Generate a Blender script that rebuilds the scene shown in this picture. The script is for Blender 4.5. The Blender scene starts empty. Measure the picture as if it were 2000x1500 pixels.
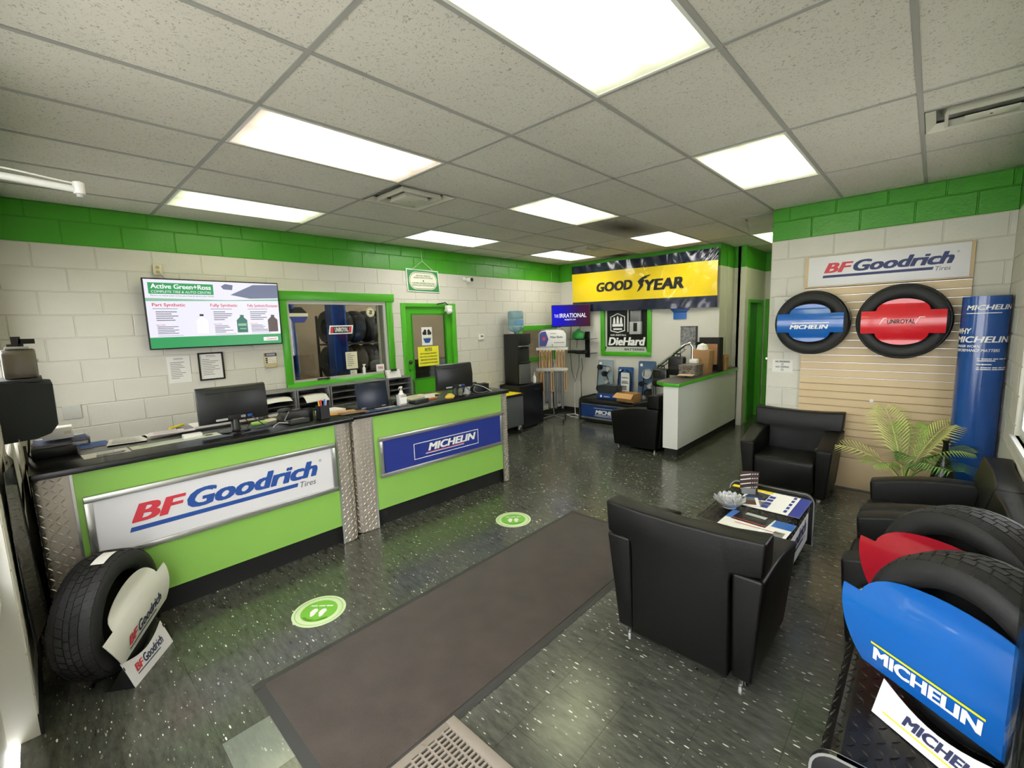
import bpy, bmesh, math, random
from mathutils import Vector, Matrix

random.seed(7)
SC = bpy.context.scene
COL = SC.collection
PI = math.pi

# ------------------------------------------------------------------ camera
CAM_POS = (5.5212, -0.9213, 1.7894)
PITCH, ROLL, YAW = -0.1308371, 0.0320090, 0.7550165
F_PX = 874.0
cam_d = bpy.data.cameras.new('camera')
cam_d.sensor_fit = 'HORIZONTAL'
cam_d.sensor_width = 36.0
cam_d.lens = F_PX / 2000.0 * 36.0
cam_d.clip_start = 0.02
cam_d.clip_end = 200.0
cam = bpy.data.objects.new('camera', cam_d)
COL.objects.link(cam)
RM = Matrix.Rotation(YAW, 3, 'Z') @ Matrix.Rotation(PITCH, 3, 'X') @ Matrix.Rotation(ROLL, 3, 'Y')
m = Matrix.Identity(4)
for i in range(3):
    m[i][0] = RM[i][0]
    m[i][1] = RM[i][2]
    m[i][2] = -RM[i][1]
    m[i][3] = CAM_POS[i]
cam.matrix_world = m
SC.camera = cam

# ------------------------------------------------------------------ sky, exposure
WORLD_STRENGTH = 7.6
LAMP_STRENGTH = 6.4
w = bpy.data.worlds.new('overcast_sky')
SC.world = w
w.use_nodes = True
bg = w.node_tree.nodes['Background']
bg.inputs[0].default_value = (0.95, 0.965, 0.97, 1)
bg.inputs[1].default_value = WORLD_STRENGTH
SC.view_settings.view_transform = 'Standard'
SC.view_settings.look = 'None'
SC.view_settings.gamma = 1.0
SC.view_settings.use_curve_mapping = False
SC.view_settings.exposure = 0.06
cy = SC.cycles
cy.max_bounces = 5; cy.diffuse_bounces = 3; cy.glossy_bounces = 3; cy.transmission_bounces = 6; cy.transparent_max_bounces = 8
cy.caustics_reflective = False; cy.caustics_refractive = False
cy.use_adaptive_sampling = True; cy.adaptive_threshold = 0.12; cy.adaptive_min_samples = 12

# ------------------------------------------------------------------ materials
def lin(h):
    h = h.lstrip('#')
    out = []
    for k in (0, 2, 4):
        c = int(h[k:k + 2], 16) / 255.0
        out.append(c / 12.92 if c <= 0.04045 else ((c + 0.055) / 1.055) ** 2.4)
    return (out[0], out[1], out[2], 1.0)

MATS = {}
def pm(name, hexc, rough=0.6, metal=0.0, spec=0.5, bump=0.0, bscale=60.0, mottle=0.0, mscale=3.0,
       coat=0.0, trans=0.0, alpha=1.0, sheen=0.0):
    """a principled material with optional procedural mottling and fine relief"""
    if name in MATS:
        return MATS[name]
    mt = bpy.data.materials.new(name)
    mt.use_nodes = True
    nt = mt.node_tree
    b = nt.nodes['Principled BSDF']
    b.inputs['Base Color'].default_value = lin(hexc)
    b.inputs['Roughness'].default_value = rough
    b.inputs['Metallic'].default_value = metal
    b.inputs['Specular IOR Level'].default_value = spec
    b.inputs['Coat Weight'].default_value = coat
    b.inputs['Transmission Weight'].default_value = trans
    b.inputs['Alpha'].default_value = alpha
    b.inputs['Sheen Weight'].default_value = sheen
    if bump or mottle:
        tc = nt.nodes.new('ShaderNodeTexCoord')
    if mottle:
        n = nt.nodes.new('ShaderNodeTexNoise')
        n.inputs['Scale'].default_value = mscale
        n.inputs['Detail'].default_value = 5
        nt.links.new(tc.outputs['Object'], n.inputs['Vector'])
        r = nt.nodes.new('ShaderNodeMapRange')
        r.inputs['From Min'].default_value = 0.3
        r.inputs['From Max'].default_value = 0.7
        r.inputs['To Min'].default_value = 1.0 - mottle
        r.inputs['To Max'].default_value = 1.0 + mottle
        nt.links.new(n.outputs['Fac'], r.inputs['Value'])
        mx = nt.nodes.new('ShaderNodeVectorMath')
        mx.operation = 'SCALE'
        mx.inputs[0].default_value = lin(hexc)[:3]
        nt.links.new(r.outputs['Result'], mx.inputs['Scale'])
        nt.links.new(mx.outputs['Vector'], b.inputs['Base Color'])
    if bump:
        n2 = nt.nodes.new('ShaderNodeTexNoise')
        n2.inputs['Scale'].default_value = bscale
        n2.inputs['Detail'].default_value = 4
        nt.links.new(tc.outputs['Object'], n2.inputs['Vector'])
        bp = nt.nodes.new('ShaderNodeBump')
        bp.inputs['Strength'].default_value = bump
        bp.inputs['Distance'].default_value = 0.01
        nt.links.new(n2.outputs['Fac'], bp.inputs['Height'])
        nt.links.new(bp.outputs['Normal'], b.inputs['Normal'])
    MATS[name] = mt
    return mt

def em(name, hexc, strength=1.0, rough=0.3):
    """a screen or lamp surface: gives off its own colour"""
    if name in MATS:
        return MATS[name]
    mt = pm(name, '101010', rough)
    b = mt.node_tree.nodes['Principled BSDF']
    b.inputs['Emission Color'].default_value = lin(hexc)
    b.inputs['Emission Strength'].default_value = strength
    return mt

def glass_mat(name, tint='ffffff', gloss=0.07, rough=0.02):
    if name in MATS:
        return MATS[name]
    mt = bpy.data.materials.new(name)
    mt.use_nodes = True
    nt = mt.node_tree
    nt.nodes.remove(nt.nodes['Principled BSDF'])
    out = nt.nodes['Material Output']
    t = nt.nodes.new('ShaderNodeBsdfTransparent')
    t.inputs[0].default_value = lin(tint)
    g = nt.nodes.new('ShaderNodeBsdfGlossy')
    g.inputs['Roughness'].default_value = rough
    mx = nt.nodes.new('ShaderNodeMixShader')
    mx.inputs[0].default_value = gloss
    nt.links.new(t.outputs[0], mx.inputs[1])
    nt.links.new(g.outputs[0], mx.inputs[2])
    nt.links.new(mx.outputs[0], out.inputs['Surface'])
    MATS[name] = mt
    return mt

def node_mat(name, rough=0.5):
    mt = bpy.data.materials.new(name)
    mt.use_nodes = True
    MATS[name] = mt
    return mt, mt.node_tree, mt.node_tree.nodes['Principled BSDF']

def ramp(nt, stops):
    r = nt.nodes.new('ShaderNodeValToRGB')
    els = r.color_ramp.elements
    while len(els) < len(stops):
        els.new(0.5)
    for e, (p, c) in zip(els, stops):
        e.position = p
        e.color = c if isinstance(c, tuple) else lin(c)
    return r

def floor_tile_material(name, base, base2, fleck):
    mt, nt, b = node_mat(name)
    geo = nt.nodes.new('ShaderNodeNewGeometry')
    mp = nt.nodes.new('ShaderNodeMapping')
    mp.inputs['Rotation'].default_value = (0, 0, 0.5)
    mp.inputs['Scale'].default_value = (1.0, 3.8, 1.0)
    nt.links.new(geo.outputs['Position'], mp.inputs['Vector'])
    n = nt.nodes.new('ShaderNodeTexNoise')
    n.inputs['Scale'].default_value = 9
    n.inputs['Detail'].default_value = 4
    n.inputs['Roughness'].default_value = 0.7
    nt.links.new(mp.outputs['Vector'], n.inputs['Vector'])
    r1 = ramp(nt, [(0.25, base), (0.8, base2)])
    nt.links.new(n.outputs['Fac'], r1.inputs['Fac'])
    # flecks: two sizes of stretched cells
    fac = None
    for sc, thr, keep in ((11.0, 0.15, 0.55), (26.0, 0.20, 0.74)):
        v = nt.nodes.new('ShaderNodeTexVoronoi')
        v.inputs['Scale'].default_value = sc
        nt.links.new(mp.outputs['Vector'], v.inputs['Vector'])
        lt = nt.nodes.new('ShaderNodeMath'); lt.operation = 'LESS_THAN'
        lt.inputs[1].default_value = thr
        nt.links.new(v.outputs['Distance'], lt.inputs[0])
        sep = nt.nodes.new('ShaderNodeSeparateColor')
        nt.links.new(v.outputs['Color'], sep.inputs[0])
        gt = nt.nodes.new('ShaderNodeMath'); gt.operation = 'GREATER_THAN'
        gt.inputs[1].default_value = keep
        nt.links.new(sep.outputs[0], gt.inputs[0])
        ml = nt.nodes.new('ShaderNodeMath'); ml.operation = 'MULTIPLY'
        nt.links.new(lt.outputs[0], ml.inputs[0]); nt.links.new(gt.outputs[0], ml.inputs[1])
        ms = nt.nodes.new('ShaderNodeMath'); ms.operation = 'MULTIPLY'
        nt.links.new(ml.outputs[0], ms.inputs[0]); nt.links.new(sep.outputs[1], ms.inputs[1])
        if fac is None:
            fac = ms
        else:
            mxx = nt.nodes.new('ShaderNodeMath'); mxx.operation = 'MAXIMUM'
            nt.links.new(fac.outputs[0], mxx.inputs[0]); nt.links.new(ms.outputs[0], mxx.inputs[1])
            fac = mxx
    mix = nt.nodes.new('ShaderNodeMix'); mix.data_type = 'RGBA'
    nt.links.new(fac.outputs[0], mix.inputs['Factor'])
    nt.links.new(r1.outputs['Color'], mix.inputs['A'])
    mix.inputs['B'].default_value = lin(fleck)
    nt.links.new(mix.outputs['Result'], b.inputs['Base Color'])
    # scuffed gloss
    n3 = nt.nodes.new('ShaderNodeTexNoise'); n3.inputs['Scale'].default_value = 2.2; n3.inputs['Detail'].default_value = 6
    nt.links.new(geo.outputs['Position'], n3.inputs['Vector'])
    rr = nt.nodes.new('ShaderNodeMapRange')
    rr.inputs['From Min'].default_value = 0.3; rr.inputs['From Max'].default_value = 0.7
    rr.inputs['To Min'].default_value = 0.13; rr.inputs['To Max'].default_value = 0.27
    nt.links.new(n3.outputs['Fac'], rr.inputs['Value'])
    nt.links.new(rr.outputs['Result'], b.inputs['Roughness'])
    n4 = nt.nodes.new('ShaderNodeTexNoise'); n4.inputs['Scale'].default_value = 7
    nt.links.new(geo.outputs['Position'], n4.inputs['Vector'])
    bp = nt.nodes.new('ShaderNodeBump'); bp.inputs['Strength'].default_value = 0.04; bp.inputs['Distance'].default_value = 0.02
    nt.links.new(n4.outputs['Fac'], bp.inputs['Height'])
    nt.links.new(bp.outputs['Normal'], b.inputs['Normal'])
    b.inputs['Specular IOR Level'].default_value = 1.0
    return mt

def ceiling_tile_material(name, base, pit, stain=None):
    mt, nt, b = node_mat(name)
    geo = nt.nodes.new('ShaderNodeNewGeometry')
    v = nt.nodes.new('ShaderNodeTexNoise')
    v.inputs['Scale'].default_value = 85
    v.inputs['Detail'].default_value = 3
    v.inputs['Distortion'].default_value = 1.2
    nt.links.new(geo.outputs['Position'], v.inputs['Vector'])
    r = ramp(nt, [(0.34, pit), (0.41, base)])
    nt.links.new(v.outputs['Fac'], r.inputs['Fac'])
    n = nt.nodes.new('ShaderNodeTexNoise'); n.inputs['Scale'].default_value = 1.2; n.inputs['Detail'].default_value = 4
    nt.links.new(geo.outputs['Position'], n.inputs['Vector'])
    rr = nt.nodes.new('ShaderNodeMapRange')
    rr.inputs['From Min'].default_value = 0.3; rr.inputs['From Max'].default_value = 0.7
    rr.inputs['To Min'].default_value = 0.93; rr.inputs['To Max'].default_value = 1.04
    nt.links.new(n.outputs['Fac'], rr.inputs['Value'])
    sc = nt.nodes.new('ShaderNodeVectorMath'); sc.operation = 'SCALE'
    nt.links.new(r.outputs['Color'], sc.inputs[0]); nt.links.new(rr.outputs['Result'], sc.inputs['Scale'])
    last = sc.outputs['Vector']
    if stain:
        tc = nt.nodes.new('ShaderNodeTexCoord')
        g = nt.nodes.new('ShaderNodeTexGradient'); g.gradient_type = 'SPHERICAL'
        mp = nt.nodes.new('ShaderNodeMapping')
        mp.inputs['Scale'].default_value = (3.2, 1.5, 1)
        nt.links.new(tc.outputs['Object'], mp.inputs['Vector'])
        nt.links.new(mp.outputs['Vector'], g.inputs['Vector'])
        mx = nt.nodes.new('ShaderNodeMix'); mx.data_type = 'RGBA'
        nt.links.new(g.outputs['Fac'], mx.inputs['Factor'])
        nt.links.new(last, mx.inputs['A'])
        mx.inputs['B'].default_value = lin(stain)
        last = mx.outputs['Result']
    nt.links.new(last, b.inputs['Base Color'])
    b.inputs['Roughness'].default_value = 0.9
    b.inputs['Specular IOR Level'].default_value = 0.2
    bp = nt.nodes.new('ShaderNodeBump'); bp.inputs['Strength'].default_value = 0.2; bp.inputs['Distance'].default_value = 0.003
    nt.links.new(v.outputs['Fac'], bp.inputs['Height'])
    nt.links.new(bp.outputs['Normal'], b.inputs['Normal'])
    return mt

def two_tone_material(name, low, high, z, rough=0.5):
    """wall paint: one colour up to the height z, another above"""
    mt, nt, b = node_mat(name)
    geo = nt.nodes.new('ShaderNodeNewGeometry')
    s = nt.nodes.new('ShaderNodeSeparateXYZ')
    nt.links.new(geo.outputs['Position'], s.inputs[0])
    gt = nt.nodes.new('ShaderNodeMath'); gt.operation = 'GREATER_THAN'; gt.inputs[1].default_value = z
    nt.links.new(s.outputs['Z'], gt.inputs[0])
    mx = nt.nodes.new('ShaderNodeMix'); mx.data_type = 'RGBA'
    nt.links.new(gt.outputs[0], mx.inputs['Factor'])
    mx.inputs['A'].default_value = lin(low); mx.inputs['B'].default_value = lin(high)
    nt.links.new(mx.outputs['Result'], b.inputs['Base Color'])
    b.inputs['Roughness'].default_value = rough
    return mt

WHITE_WALL = 'd3d0c4'
GREEN = '4da42b'
M_WALL = pm('painted_block_white', WHITE_WALL, 0.55, bump=0.18, bscale=45, mottle=0.03, mscale=4)
M_GREENB = pm('painted_block_green', '429c1e', 0.32, bump=0.18, bscale=45, mottle=0.04, mscale=4)
M_MORT = two_tone_material('painted_mortar', 'cbc8bc', '3d931c', 2.6)
M_DRY = two_tone_material('painted_plaster', 'd2cfc2', '429c1e', 2.6)
M_GREEN = pm('green_gloss_paint', '4cac24', 0.3, mottle=0.03)
M_HALLG = pm('dark_green_paint', '2c8a12', 0.35)
M_LIME = pm('lime_laminate', '93c75b', 0.32, mottle=0.02)
M_BLACKLAM = pm('black_laminate', '17181a', 0.22, bump=0.02, bscale=200)
M_BLACK = pm('black_plastic', '161718', 0.38)
M_MATT = pm('matt_black', '121212', 0.7)
M_DGREY = pm('dark_grey_plastic', '2c2d2f', 0.5)
M_GREY = pm('grey_metal', '7d7f80', 0.45, metal=0.2)
M_LGREY = pm('light_grey_plastic', 'b4b5b2', 0.5)
M_WHITE = pm('white_plastic', 'e9e8e2', 0.4)
M_PAPER = pm('white_paper', 'e6e4de', 0.85)
M_CREAM = pm('cream_paper', 'dcd8bb', 0.85)
M_PRINT = pm('grey_print', '7c7c78', 0.85)
M_INK = pm('black_ink', '1c1c1c', 0.7)
M_ALU = pm('brushed_aluminium', 'c3c3c0', 0.32, metal=0.85)
M_LUG = pm('diamond_plate_lugs', 'd8d0c4', 0.3, metal=0.5)
M_DIA = pm('diamond_plate_aluminium', 'b0a79b', 0.42, metal=0.45, mottle=0.05, mscale=12)
M_CHROME = pm('chrome', 'd8d8d8', 0.12, metal=1.0)
M_LEATHER = pm('black_leather', '0b0b0b', 0.42, spec=0.3, bump=0.12, bscale=160, mottle=0.10, mscale=5)
M_RUBBER = pm('tire_rubber', '1a1a1b', 0.62, bump=0.10, bscale=90)
M_BLUE = pm('gloss_blue', '1560b4', 0.2, coat=0.4)
M_RED = pm('gloss_red', 'd2222d', 0.22, coat=0.4)
M_NAVY = pm('navy_print', '28388f', 0.4)
M_LOGOBLUE = pm('logo_blue', '27519f', 0.5)
M_LOGORED = pm('logo_red', 'd33a47', 0.5)
M_DKBLUE = pm('logo_dark_blue', '232a52', 0.5)
M_SIGNW = pm('sign_white', 'e4e2e4', 0.35)
M_WHITEINK = pm('white_ink', 'f2f2ee', 0.5)
M_YELLOW = pm('yellow_print', 'f0d81c', 0.5)
M_WOOD = pm('pale_maple', 'd6bd94', 0.45, mottle=0.04, mscale=2)
M_CARD = pm('cardboard', 'b98d57', 0.85, mottle=0.05)
M_PANE = glass_mat('window_glass')
M_PANE2 = glass_mat('shop_window_glass', 'e8ece8', 0.05)

# ------------------------------------------------------------------ geometry
class G:
    """collects shapes; build() links them as ONE mesh object"""
    def __init__(s):
        s.v = []; s.f = []; s.mi = []; s.cur = 0
    def add(s, vs, fs, M=None):
        o = len(s.v)
        for p in vs:
            p = Vector(p)
            s.v.append(tuple(M @ p if M is not None else p))
        for f in fs:
            s.f.append(tuple(o + i for i in f)); s.mi.append(s.cur)
        return s
    def slot(s, i):
        s.cur = i; return s
    def box(s, x0, x1, y0, y1, z0, z1, M=None):
        vs = [(x0, y0, z0), (x1, y0, z0), (x1, y1, z0), (x0, y1, z0), (x0, y0, z1), (x1, y0, z1), (x1, y1, z1), (x0, y1, z1)]
        return s.add(vs, [(0, 3, 2, 1), (4, 5, 6, 7), (0, 1, 5, 4), (1, 2, 6, 5), (2, 3, 7, 6), (3, 0, 4, 7)], M)
    def prism(s, poly, a, b, axis='y', M=None):
        """poly: 2-D points; axis y -> (x, z), axis x -> (y, z), axis z -> (x, y)"""
        n = len(poly)
        def P(p, t):
            return (p[0], t, p[1]) if axis == 'y' else ((t, p[0], p[1]) if axis == 'x' else (p[0], p[1], t))
        vs = [P(p, a) for p in poly] + [P(p, b) for p in poly]
        fs = [tuple(range(n)), tuple(range(2 * n - 1, n - 1, -1))]
        for i in range(n):
            j = (i + 1) % n
            fs.append((i, i + n, j + n, j))
        return s.add(vs, fs, M)
    def cyl(s, c, r, z0, z1, n=20, r2=None, axis='z', M=None):
        r2 = r if r2 is None else r2
        vs = []
        for (rr, t) in ((r, z0), (r2, z1)):
            for k in range(n):
                a = 2 * PI * k / n
                q = (rr * math.cos(a), rr * math.sin(a))
                if axis == 'z': vs.append((c[0] + q[0], c[1] + q[1], c[2] + t))
                elif axis == 'y': vs.append((c[0] + q[0], c[1] + t, c[2] + q[1]))
                else: vs.append((c[0] + t, c[1] + q[0], c[2] + q[1]))
        fs = [tuple(range(n)), tuple(range(2 * n - 1, n - 1, -1))]
        for k in range(n):
            j = (k + 1) % n
            fs.append((k, k + n, j + n, j))
        return s.add(vs, fs, M)
    def lathe(s, prof, n=32, axis='z', c=(0, 0, 0), close=False, M=None):
        """prof: (radius, height) pairs"""
        vs = []
        for (r, t) in prof:
            for k in range(n):
                a = 2 * PI * k / n
                q = (r * math.cos(a), r * math.sin(a))
                if axis == 'z': vs.append((c[0] + q[0], c[1] + q[1], c[2] + t))
                elif axis == 'y': vs.append((c[0] + q[0], c[1] + t, c[2] + q[1]))
                else: vs.append((c[0] + t, c[1] + q[0], c[2] + q[1]))
        fs = []
        m_ = len(prof)
        for i in range(m_ if close else m_ - 1):
            i2 = (i + 1) % m_
            for k in range(n):
                j = (k + 1) % n
                fs.append((i * n + k, i * n + j, i2 * n + j, i2 * n + k))
        if not close:
            fs.append(tuple(range(n - 1, -1, -1)))
            fs.append(tuple((m_ - 1) * n + k for k in range(n)))
        return s.add(vs, fs, M)
    def tube(s, pts, r, n=8, M=None, taper=None):
        pts = [Vector(p) for p in pts]
        vs = []; fs = []
        up = Vector((0.13, 0.31, 0.94)).normalized()
        for i, p in enumerate(pts):
            d = (pts[min(i + 1, len(pts) - 1)] - pts[max(i - 1, 0)]).normalized()
            a = d.cross(up)
            if a.length < 1e-3: a = d.cross(Vector((1, 0, 0)))
            a.normalize(); b = d.cross(a).normalized()
            rr = r if taper is None else r * (1 + (taper - 1) * i / (len(pts) - 1))
            for k in range(n):
                t = 2 * PI * k / n
                vs.append(p + a * rr * math.cos(t) + b * rr * math.sin(t))
        for i in range(len(pts) - 1):
            for k in range(n):
                j = (k + 1) % n
                fs.append((i * n + k, i * n + j, (i + 1) * n + j, (i + 1) * n + k))
        fs.append(tuple(range(n - 1, -1, -1)))
        fs.append(tuple((len(pts) - 1) * n + k for k in range(n)))
        return s.add(vs, fs, M)
    def grid(s, fn, nu, nv, thick=None):
        """fn(u, v) -> point for u, v in 0..1; a sheet, or a shell when thick is an offset vector"""
        vs = []; fs = []
        for j in range(nv + 1):
            for i in range(nu + 1):
                vs.append(fn(i / nu, j / nv))
        for j in range(nv):
            for i in range(nu):
                a = j * (nu + 1) + i
                fs.append((a, a + 1, a + nu + 2, a + nu + 1))
        if thick is not None:
            t = Vector(thick); k = len(vs)
            vs += [tuple(Vector(p) + t) for p in vs[:k]]
            fs += [tuple(k + q for q in reversed(f)) for f in fs[:]]
            def rim(idx):
                for a, b in zip(idx, idx[1:]):
                    fs.append((b, a, a + k, b + k))
            rim([i for i in range(nu + 1)])
            rim([(j) * (nu + 1) + nu for j in range(nv + 1)])
            rim([nv * (nu + 1) + i for i in range(nu, -1, -1)])
            rim([j * (nu + 1) for j in range(nv, -1, -1)])
        return s.add(vs, fs)
    def mesh(s, name, mats, bevel=0.0, segs=2, smooth=None, recalc=True):
        me = bpy.data.meshes.new(name)
        me.from_pydata(s.v, [], s.f)
        for mt in (mats if isinstance(mats, (list, tuple)) else [mats]):
            me.materials.append(mt)
        me.polygons.foreach_set('material_index', s.mi)
        bm = bmesh.new(); bm.from_mesh(me)
        if recalc:
            bmesh.ops.recalc_face_normals(bm, faces=bm.faces)
        if bevel:
            es = [e for e in bm.edges if len(e.link_faces) == 2 and e.calc_face_angle(0) > 0.6]
            bmesh.ops.bevel(bm, geom=es, offset=bevel, segments=segs, profile=0.5, affect='EDGES', clamp_overlap=True)
        bm.to_mesh(me); bm.free()
        if smooth is not None or bevel:
            me.polygons.foreach_set('use_smooth', [True] * len(me.polygons))
            me.set_sharp_from_angle(angle=math.radians(smooth if smooth else 40))
        me.update()
        return me
    def build(s, name, mats, parent=None, loc=(0, 0, 0), rot=(0, 0, 0), **kw):
        return put(name, s.mesh(name, mats, **kw), parent, loc, rot)

def put(name, me, parent=None, loc=(0, 0, 0), rot=(0, 0, 0), scale=(1, 1, 1)):
    o = bpy.data.objects.new(name, me)
    COL.objects.link(o)
    o.location = loc; o.rotation_euler = rot; o.scale = scale
    if parent is not None: o.parent = parent
    return o

def tag(o, label, cat, group=None):
    o['label'] = label; o['category'] = cat
    if group: o['group'] = group
    return o

def thing(name, label, cat, loc=(0, 0, 0), rotz=0.0, group=None, rot=None):
    o = bpy.data.objects.new(name, None)
    COL.objects.link(o)
    o.empty_display_size = 0.05
    o.location = loc
    o.rotation_euler = rot if rot else (0, 0, rotz)
    return tag(o, label, cat, group)

def struct(o):
    o['kind'] = 'structure'; return o

def stuff(o):
    o['kind'] = 'stuff'; return o

def dup(root, loc, rotz, label, group=None):
    r = root.copy(); COL.objects.link(r)
    r.location = loc; r.rotation_euler = (0, 0, rotz)
    r['label'] = label
    if group: r['group'] = group
    for ch in list(root.children):
        c = ch.copy(); COL.objects.link(c); c.parent = r
        for g in list(ch.children):
            d = g.copy(); COL.objects.link(d); d.parent = c
    return r

def text_raw(s, shear=0.0, bold=0.0):
    """the outline of a line of text as flat polygons (x right, y up)"""
    cu = bpy.data.curves.new('t', 'FONT')
    cu.body = s
    cu.shear = shear
    cu.resolution_u = 3
    cu.fill_mode = 'FRONT'
    ob = bpy.data.objects.new('t', cu)
    COL.objects.link(ob)
    dg = bpy.context.evaluated_depsgraph_get()
    me = bpy.data.meshes.new_from_object(ob.evaluated_get(dg))
    vs = [(v.co.x, v.co.y, 0) for v in me.vertices]
    fs = [tuple(p.vertices) for p in me.polygons]
    bpy.data.objects.remove(ob); bpy.data.curves.remove(cu); bpy.data.meshes.remove(me)
    if bold:                      # a heavier face: the outline struck several times, slightly shifted
        n = len(vs); base = list(vs); bf = list(fs)
        for k_, (dx, dy) in enumerate(((bold, bold * .5), (-bold, bold * .5), (bold, -bold * .5), (-bold, -bold * .5))):
            o_ = len(vs)
            vs += [(a + dx, b + dy, k_ + 1) for a, b, c_ in base]; fs += [tuple(o_ + i for i in f) for f in bf]
    return vs, fs

def letters(s, x0, x1, z0, z1, y=0.0, shear=0.0, bold=0.0, g=None, fn=None, t=0.0012, keep=False):
    """lettering fitted into the box x0..x1, z0..z1 on a plane facing -y; fn maps (x, z, out) to a point"""
    g = g or G()
    vs, fs = text_raw(s, shear, bold)
    if not vs: return g
    ax = min(v[0] for v in vs); bx = max(v[0] for v in vs)
    ay = min(v[1] for v in vs); by = max(v[1] for v in vs)
    sx = (x1 - x0) / (bx - ax); sz = (z1 - z0) / (by - ay)
    if keep:
        k = min(sx, sz); cx = (x0 + x1) / 2; cz = (z0 + z1) / 2
        x0 = cx - k * (bx - ax) / 2; z0 = cz - k * (by - ay) / 2; sx = sz = k
    out = []
    for (a, b, k_) in vs:
        px = x0 + (a - ax) * sx; pz = z0 + (b - ay) * sz
        out.append(fn(px, pz, t + k_ * .00025) if fn else (px, y - t - k_ * .00025, pz))
    g.add(out, fs)
    return g

def lines(g, x0, x1, z0, z1, n, y, rnd=0.25, frac=0.4, t=0.0012):
    """rows of small unreadable print as thin bars"""
    dz = (z1 - z0) / n
    for i in range(n):
        e = x1 - (x1 - x0) * random.random() * rnd
        zt = z1 - i * dz
        g.add([(x0, y - t, zt - dz * frac), (e, y - t, zt - dz * frac), (e, y - t, zt), (x0, y - t, zt)], [(0, 1, 2, 3)])
    return g

def flat(g, x0, x1, z0, z1, y, t=0.0012):
    return g.add([(x0, y - t, z0), (x1, y - t, z0), (x1, y - t, z1), (x0, y - t, z1)], [(0, 1, 2, 3)])

def frame_bars(g, x0, x1, z0, z1, wd, y0, y1):
    """four mitred-looking bars round an opening"""
    g.box(x0, x1, y0, y1, z1 - wd, z1); g.box(x0, x1, y0, y1, z0, z0 + wd)
    g.box(x0, x0 + wd, y0, y1, z0 + wd, z1 - wd); g.box(x1 - wd, x1, y0, y1, z0 + wd, z1 - wd)
    return g

def rounded(x0, x1, z0, z1, r, n=5, corners=(1, 1, 1, 1)):
    """rounded rectangle; corners: bl, br, tr, tl"""
    pts = []
    for (cx, cz, a0, on, px, pz) in ((x0 + r, z0 + r, PI, corners[0], x0, z0), (x1 - r, z0 + r, 1.5 * PI, corners[1], x1, z0),
                                     (x1 - r, z1 - r, 0, corners[2], x1, z1), (x0 + r, z1 - r, 0.5 * PI, corners[3], x0, z1)):
        if on:
            for k in range(n + 1):
                a = a0 + 0.5 * PI * k / n
                pts.append((cx + r * math.cos(a), cz + r * math.sin(a)))
        else:
            pts.append((px, pz))
    return pts

LEFT = PI / 2      # things on the left wall: local x runs along +Y, the face looks to +X
RIGHT = -PI / 2    # things on the right wall look to -X

# ================================================================== the setting
H = 2.935
XR, YF, YB = 5.98, -1.10, 6.45          # right wall, front wall, back wall
YS, XS = 4.75, 4.17                     # slatwall partition wall and its free corner
XH, YH = 3.25, 8.25                     # hallway left wall and end

def wall_cells(g, x0, x1, z0, z1, y0, y1, openings):
    xs = sorted({x0, x1} | {q for o in openings for q in o[:2] if x0 < q < x1})
    zs = sorted({z0, z1} | {q for o in openings for q in o[2:] if z0 < q < z1})
    for a, b in zip(xs, xs[1:]):
        for c, d in zip(zs, zs[1:]):
            mx, mz = (a + b) / 2, (c + d) / 2
            if not any(o[0] < mx < o[1] and o[2] < mz < o[3] for o in openings):
                g.box(a, b, y0, y1, c, d)
    return g

def cut(rect, op):
    x0, x1, z0, z1 = rect; a, b, c, d = op
    if a >= x1 or b <= x0 or c >= z1 or d <= z0: return [rect]
    out = []
    if x0 < a: out.append((x0, a, z0, z1))
    if b < x1: out.append((b, x1, z0, z1))
    xa, xb = max(x0, a), min(x1, b)
    if z0 < c: out.append((xa, xb, z0, c))
    if d < z1: out.append((xa, xb, d, z1))
    return out

BLOCKS = {}
def block_mesh(wd, ht, green):
    k = (round(wd, 3), round(ht, 3), green)
    if k not in BLOCKS:
        g = G()
        a, b, t, e = wd / 2, ht / 2, 0.005, 0.004
        vs = [(-a, 0, -b), (a, 0, -b), (a, 0, b), (-a, 0, b), (-a + e, -t, -b + e), (a - e, -t, -b + e), (a - e, -t, b - e), (-a + e, -t, b - e)]
        g.add(vs, [(4, 5, 6, 7), (0, 1, 5, 4), (1, 2, 6, 5), (2, 3, 7, 6), (3, 0, 4, 7)])
        BLOCKS[k] = g.mesh('block', M_GREENB if green else M_WALL)
    return BLOCKS[k]

def lay_blocks(parent, x0, x1, z0, z1, openings, phase, skip=None):
    row = 0
    z = 0.0
    while z < z1 - 0.02:
        za, zb = max(z, z0), min(z + 0.2, z1)
        ph = phase + (0.2 if row % 2 else 0.0)
        x = ph - 0.4 * math.ceil((ph - x0) / 0.4)
        while x < x1:
            rects = [(max(x, x0), min(x + 0.4, x1), za, zb)]
            for op in openings:
                rects = [q for r in rects for q in cut(r, op)]
            for (a, b, c, d) in rects:
                if b - a < 0.03 or d - c < 0.03: continue
                if skip and skip((a + b) / 2, (c + d) / 2): continue
                put('block', block_mesh(b - a - 0.007, d - c - 0.007, c > 2.59), parent, ((a + b) / 2, 0, (c + d) / 2))
            x += 0.4
        z += 0.2; row += 1

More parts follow.
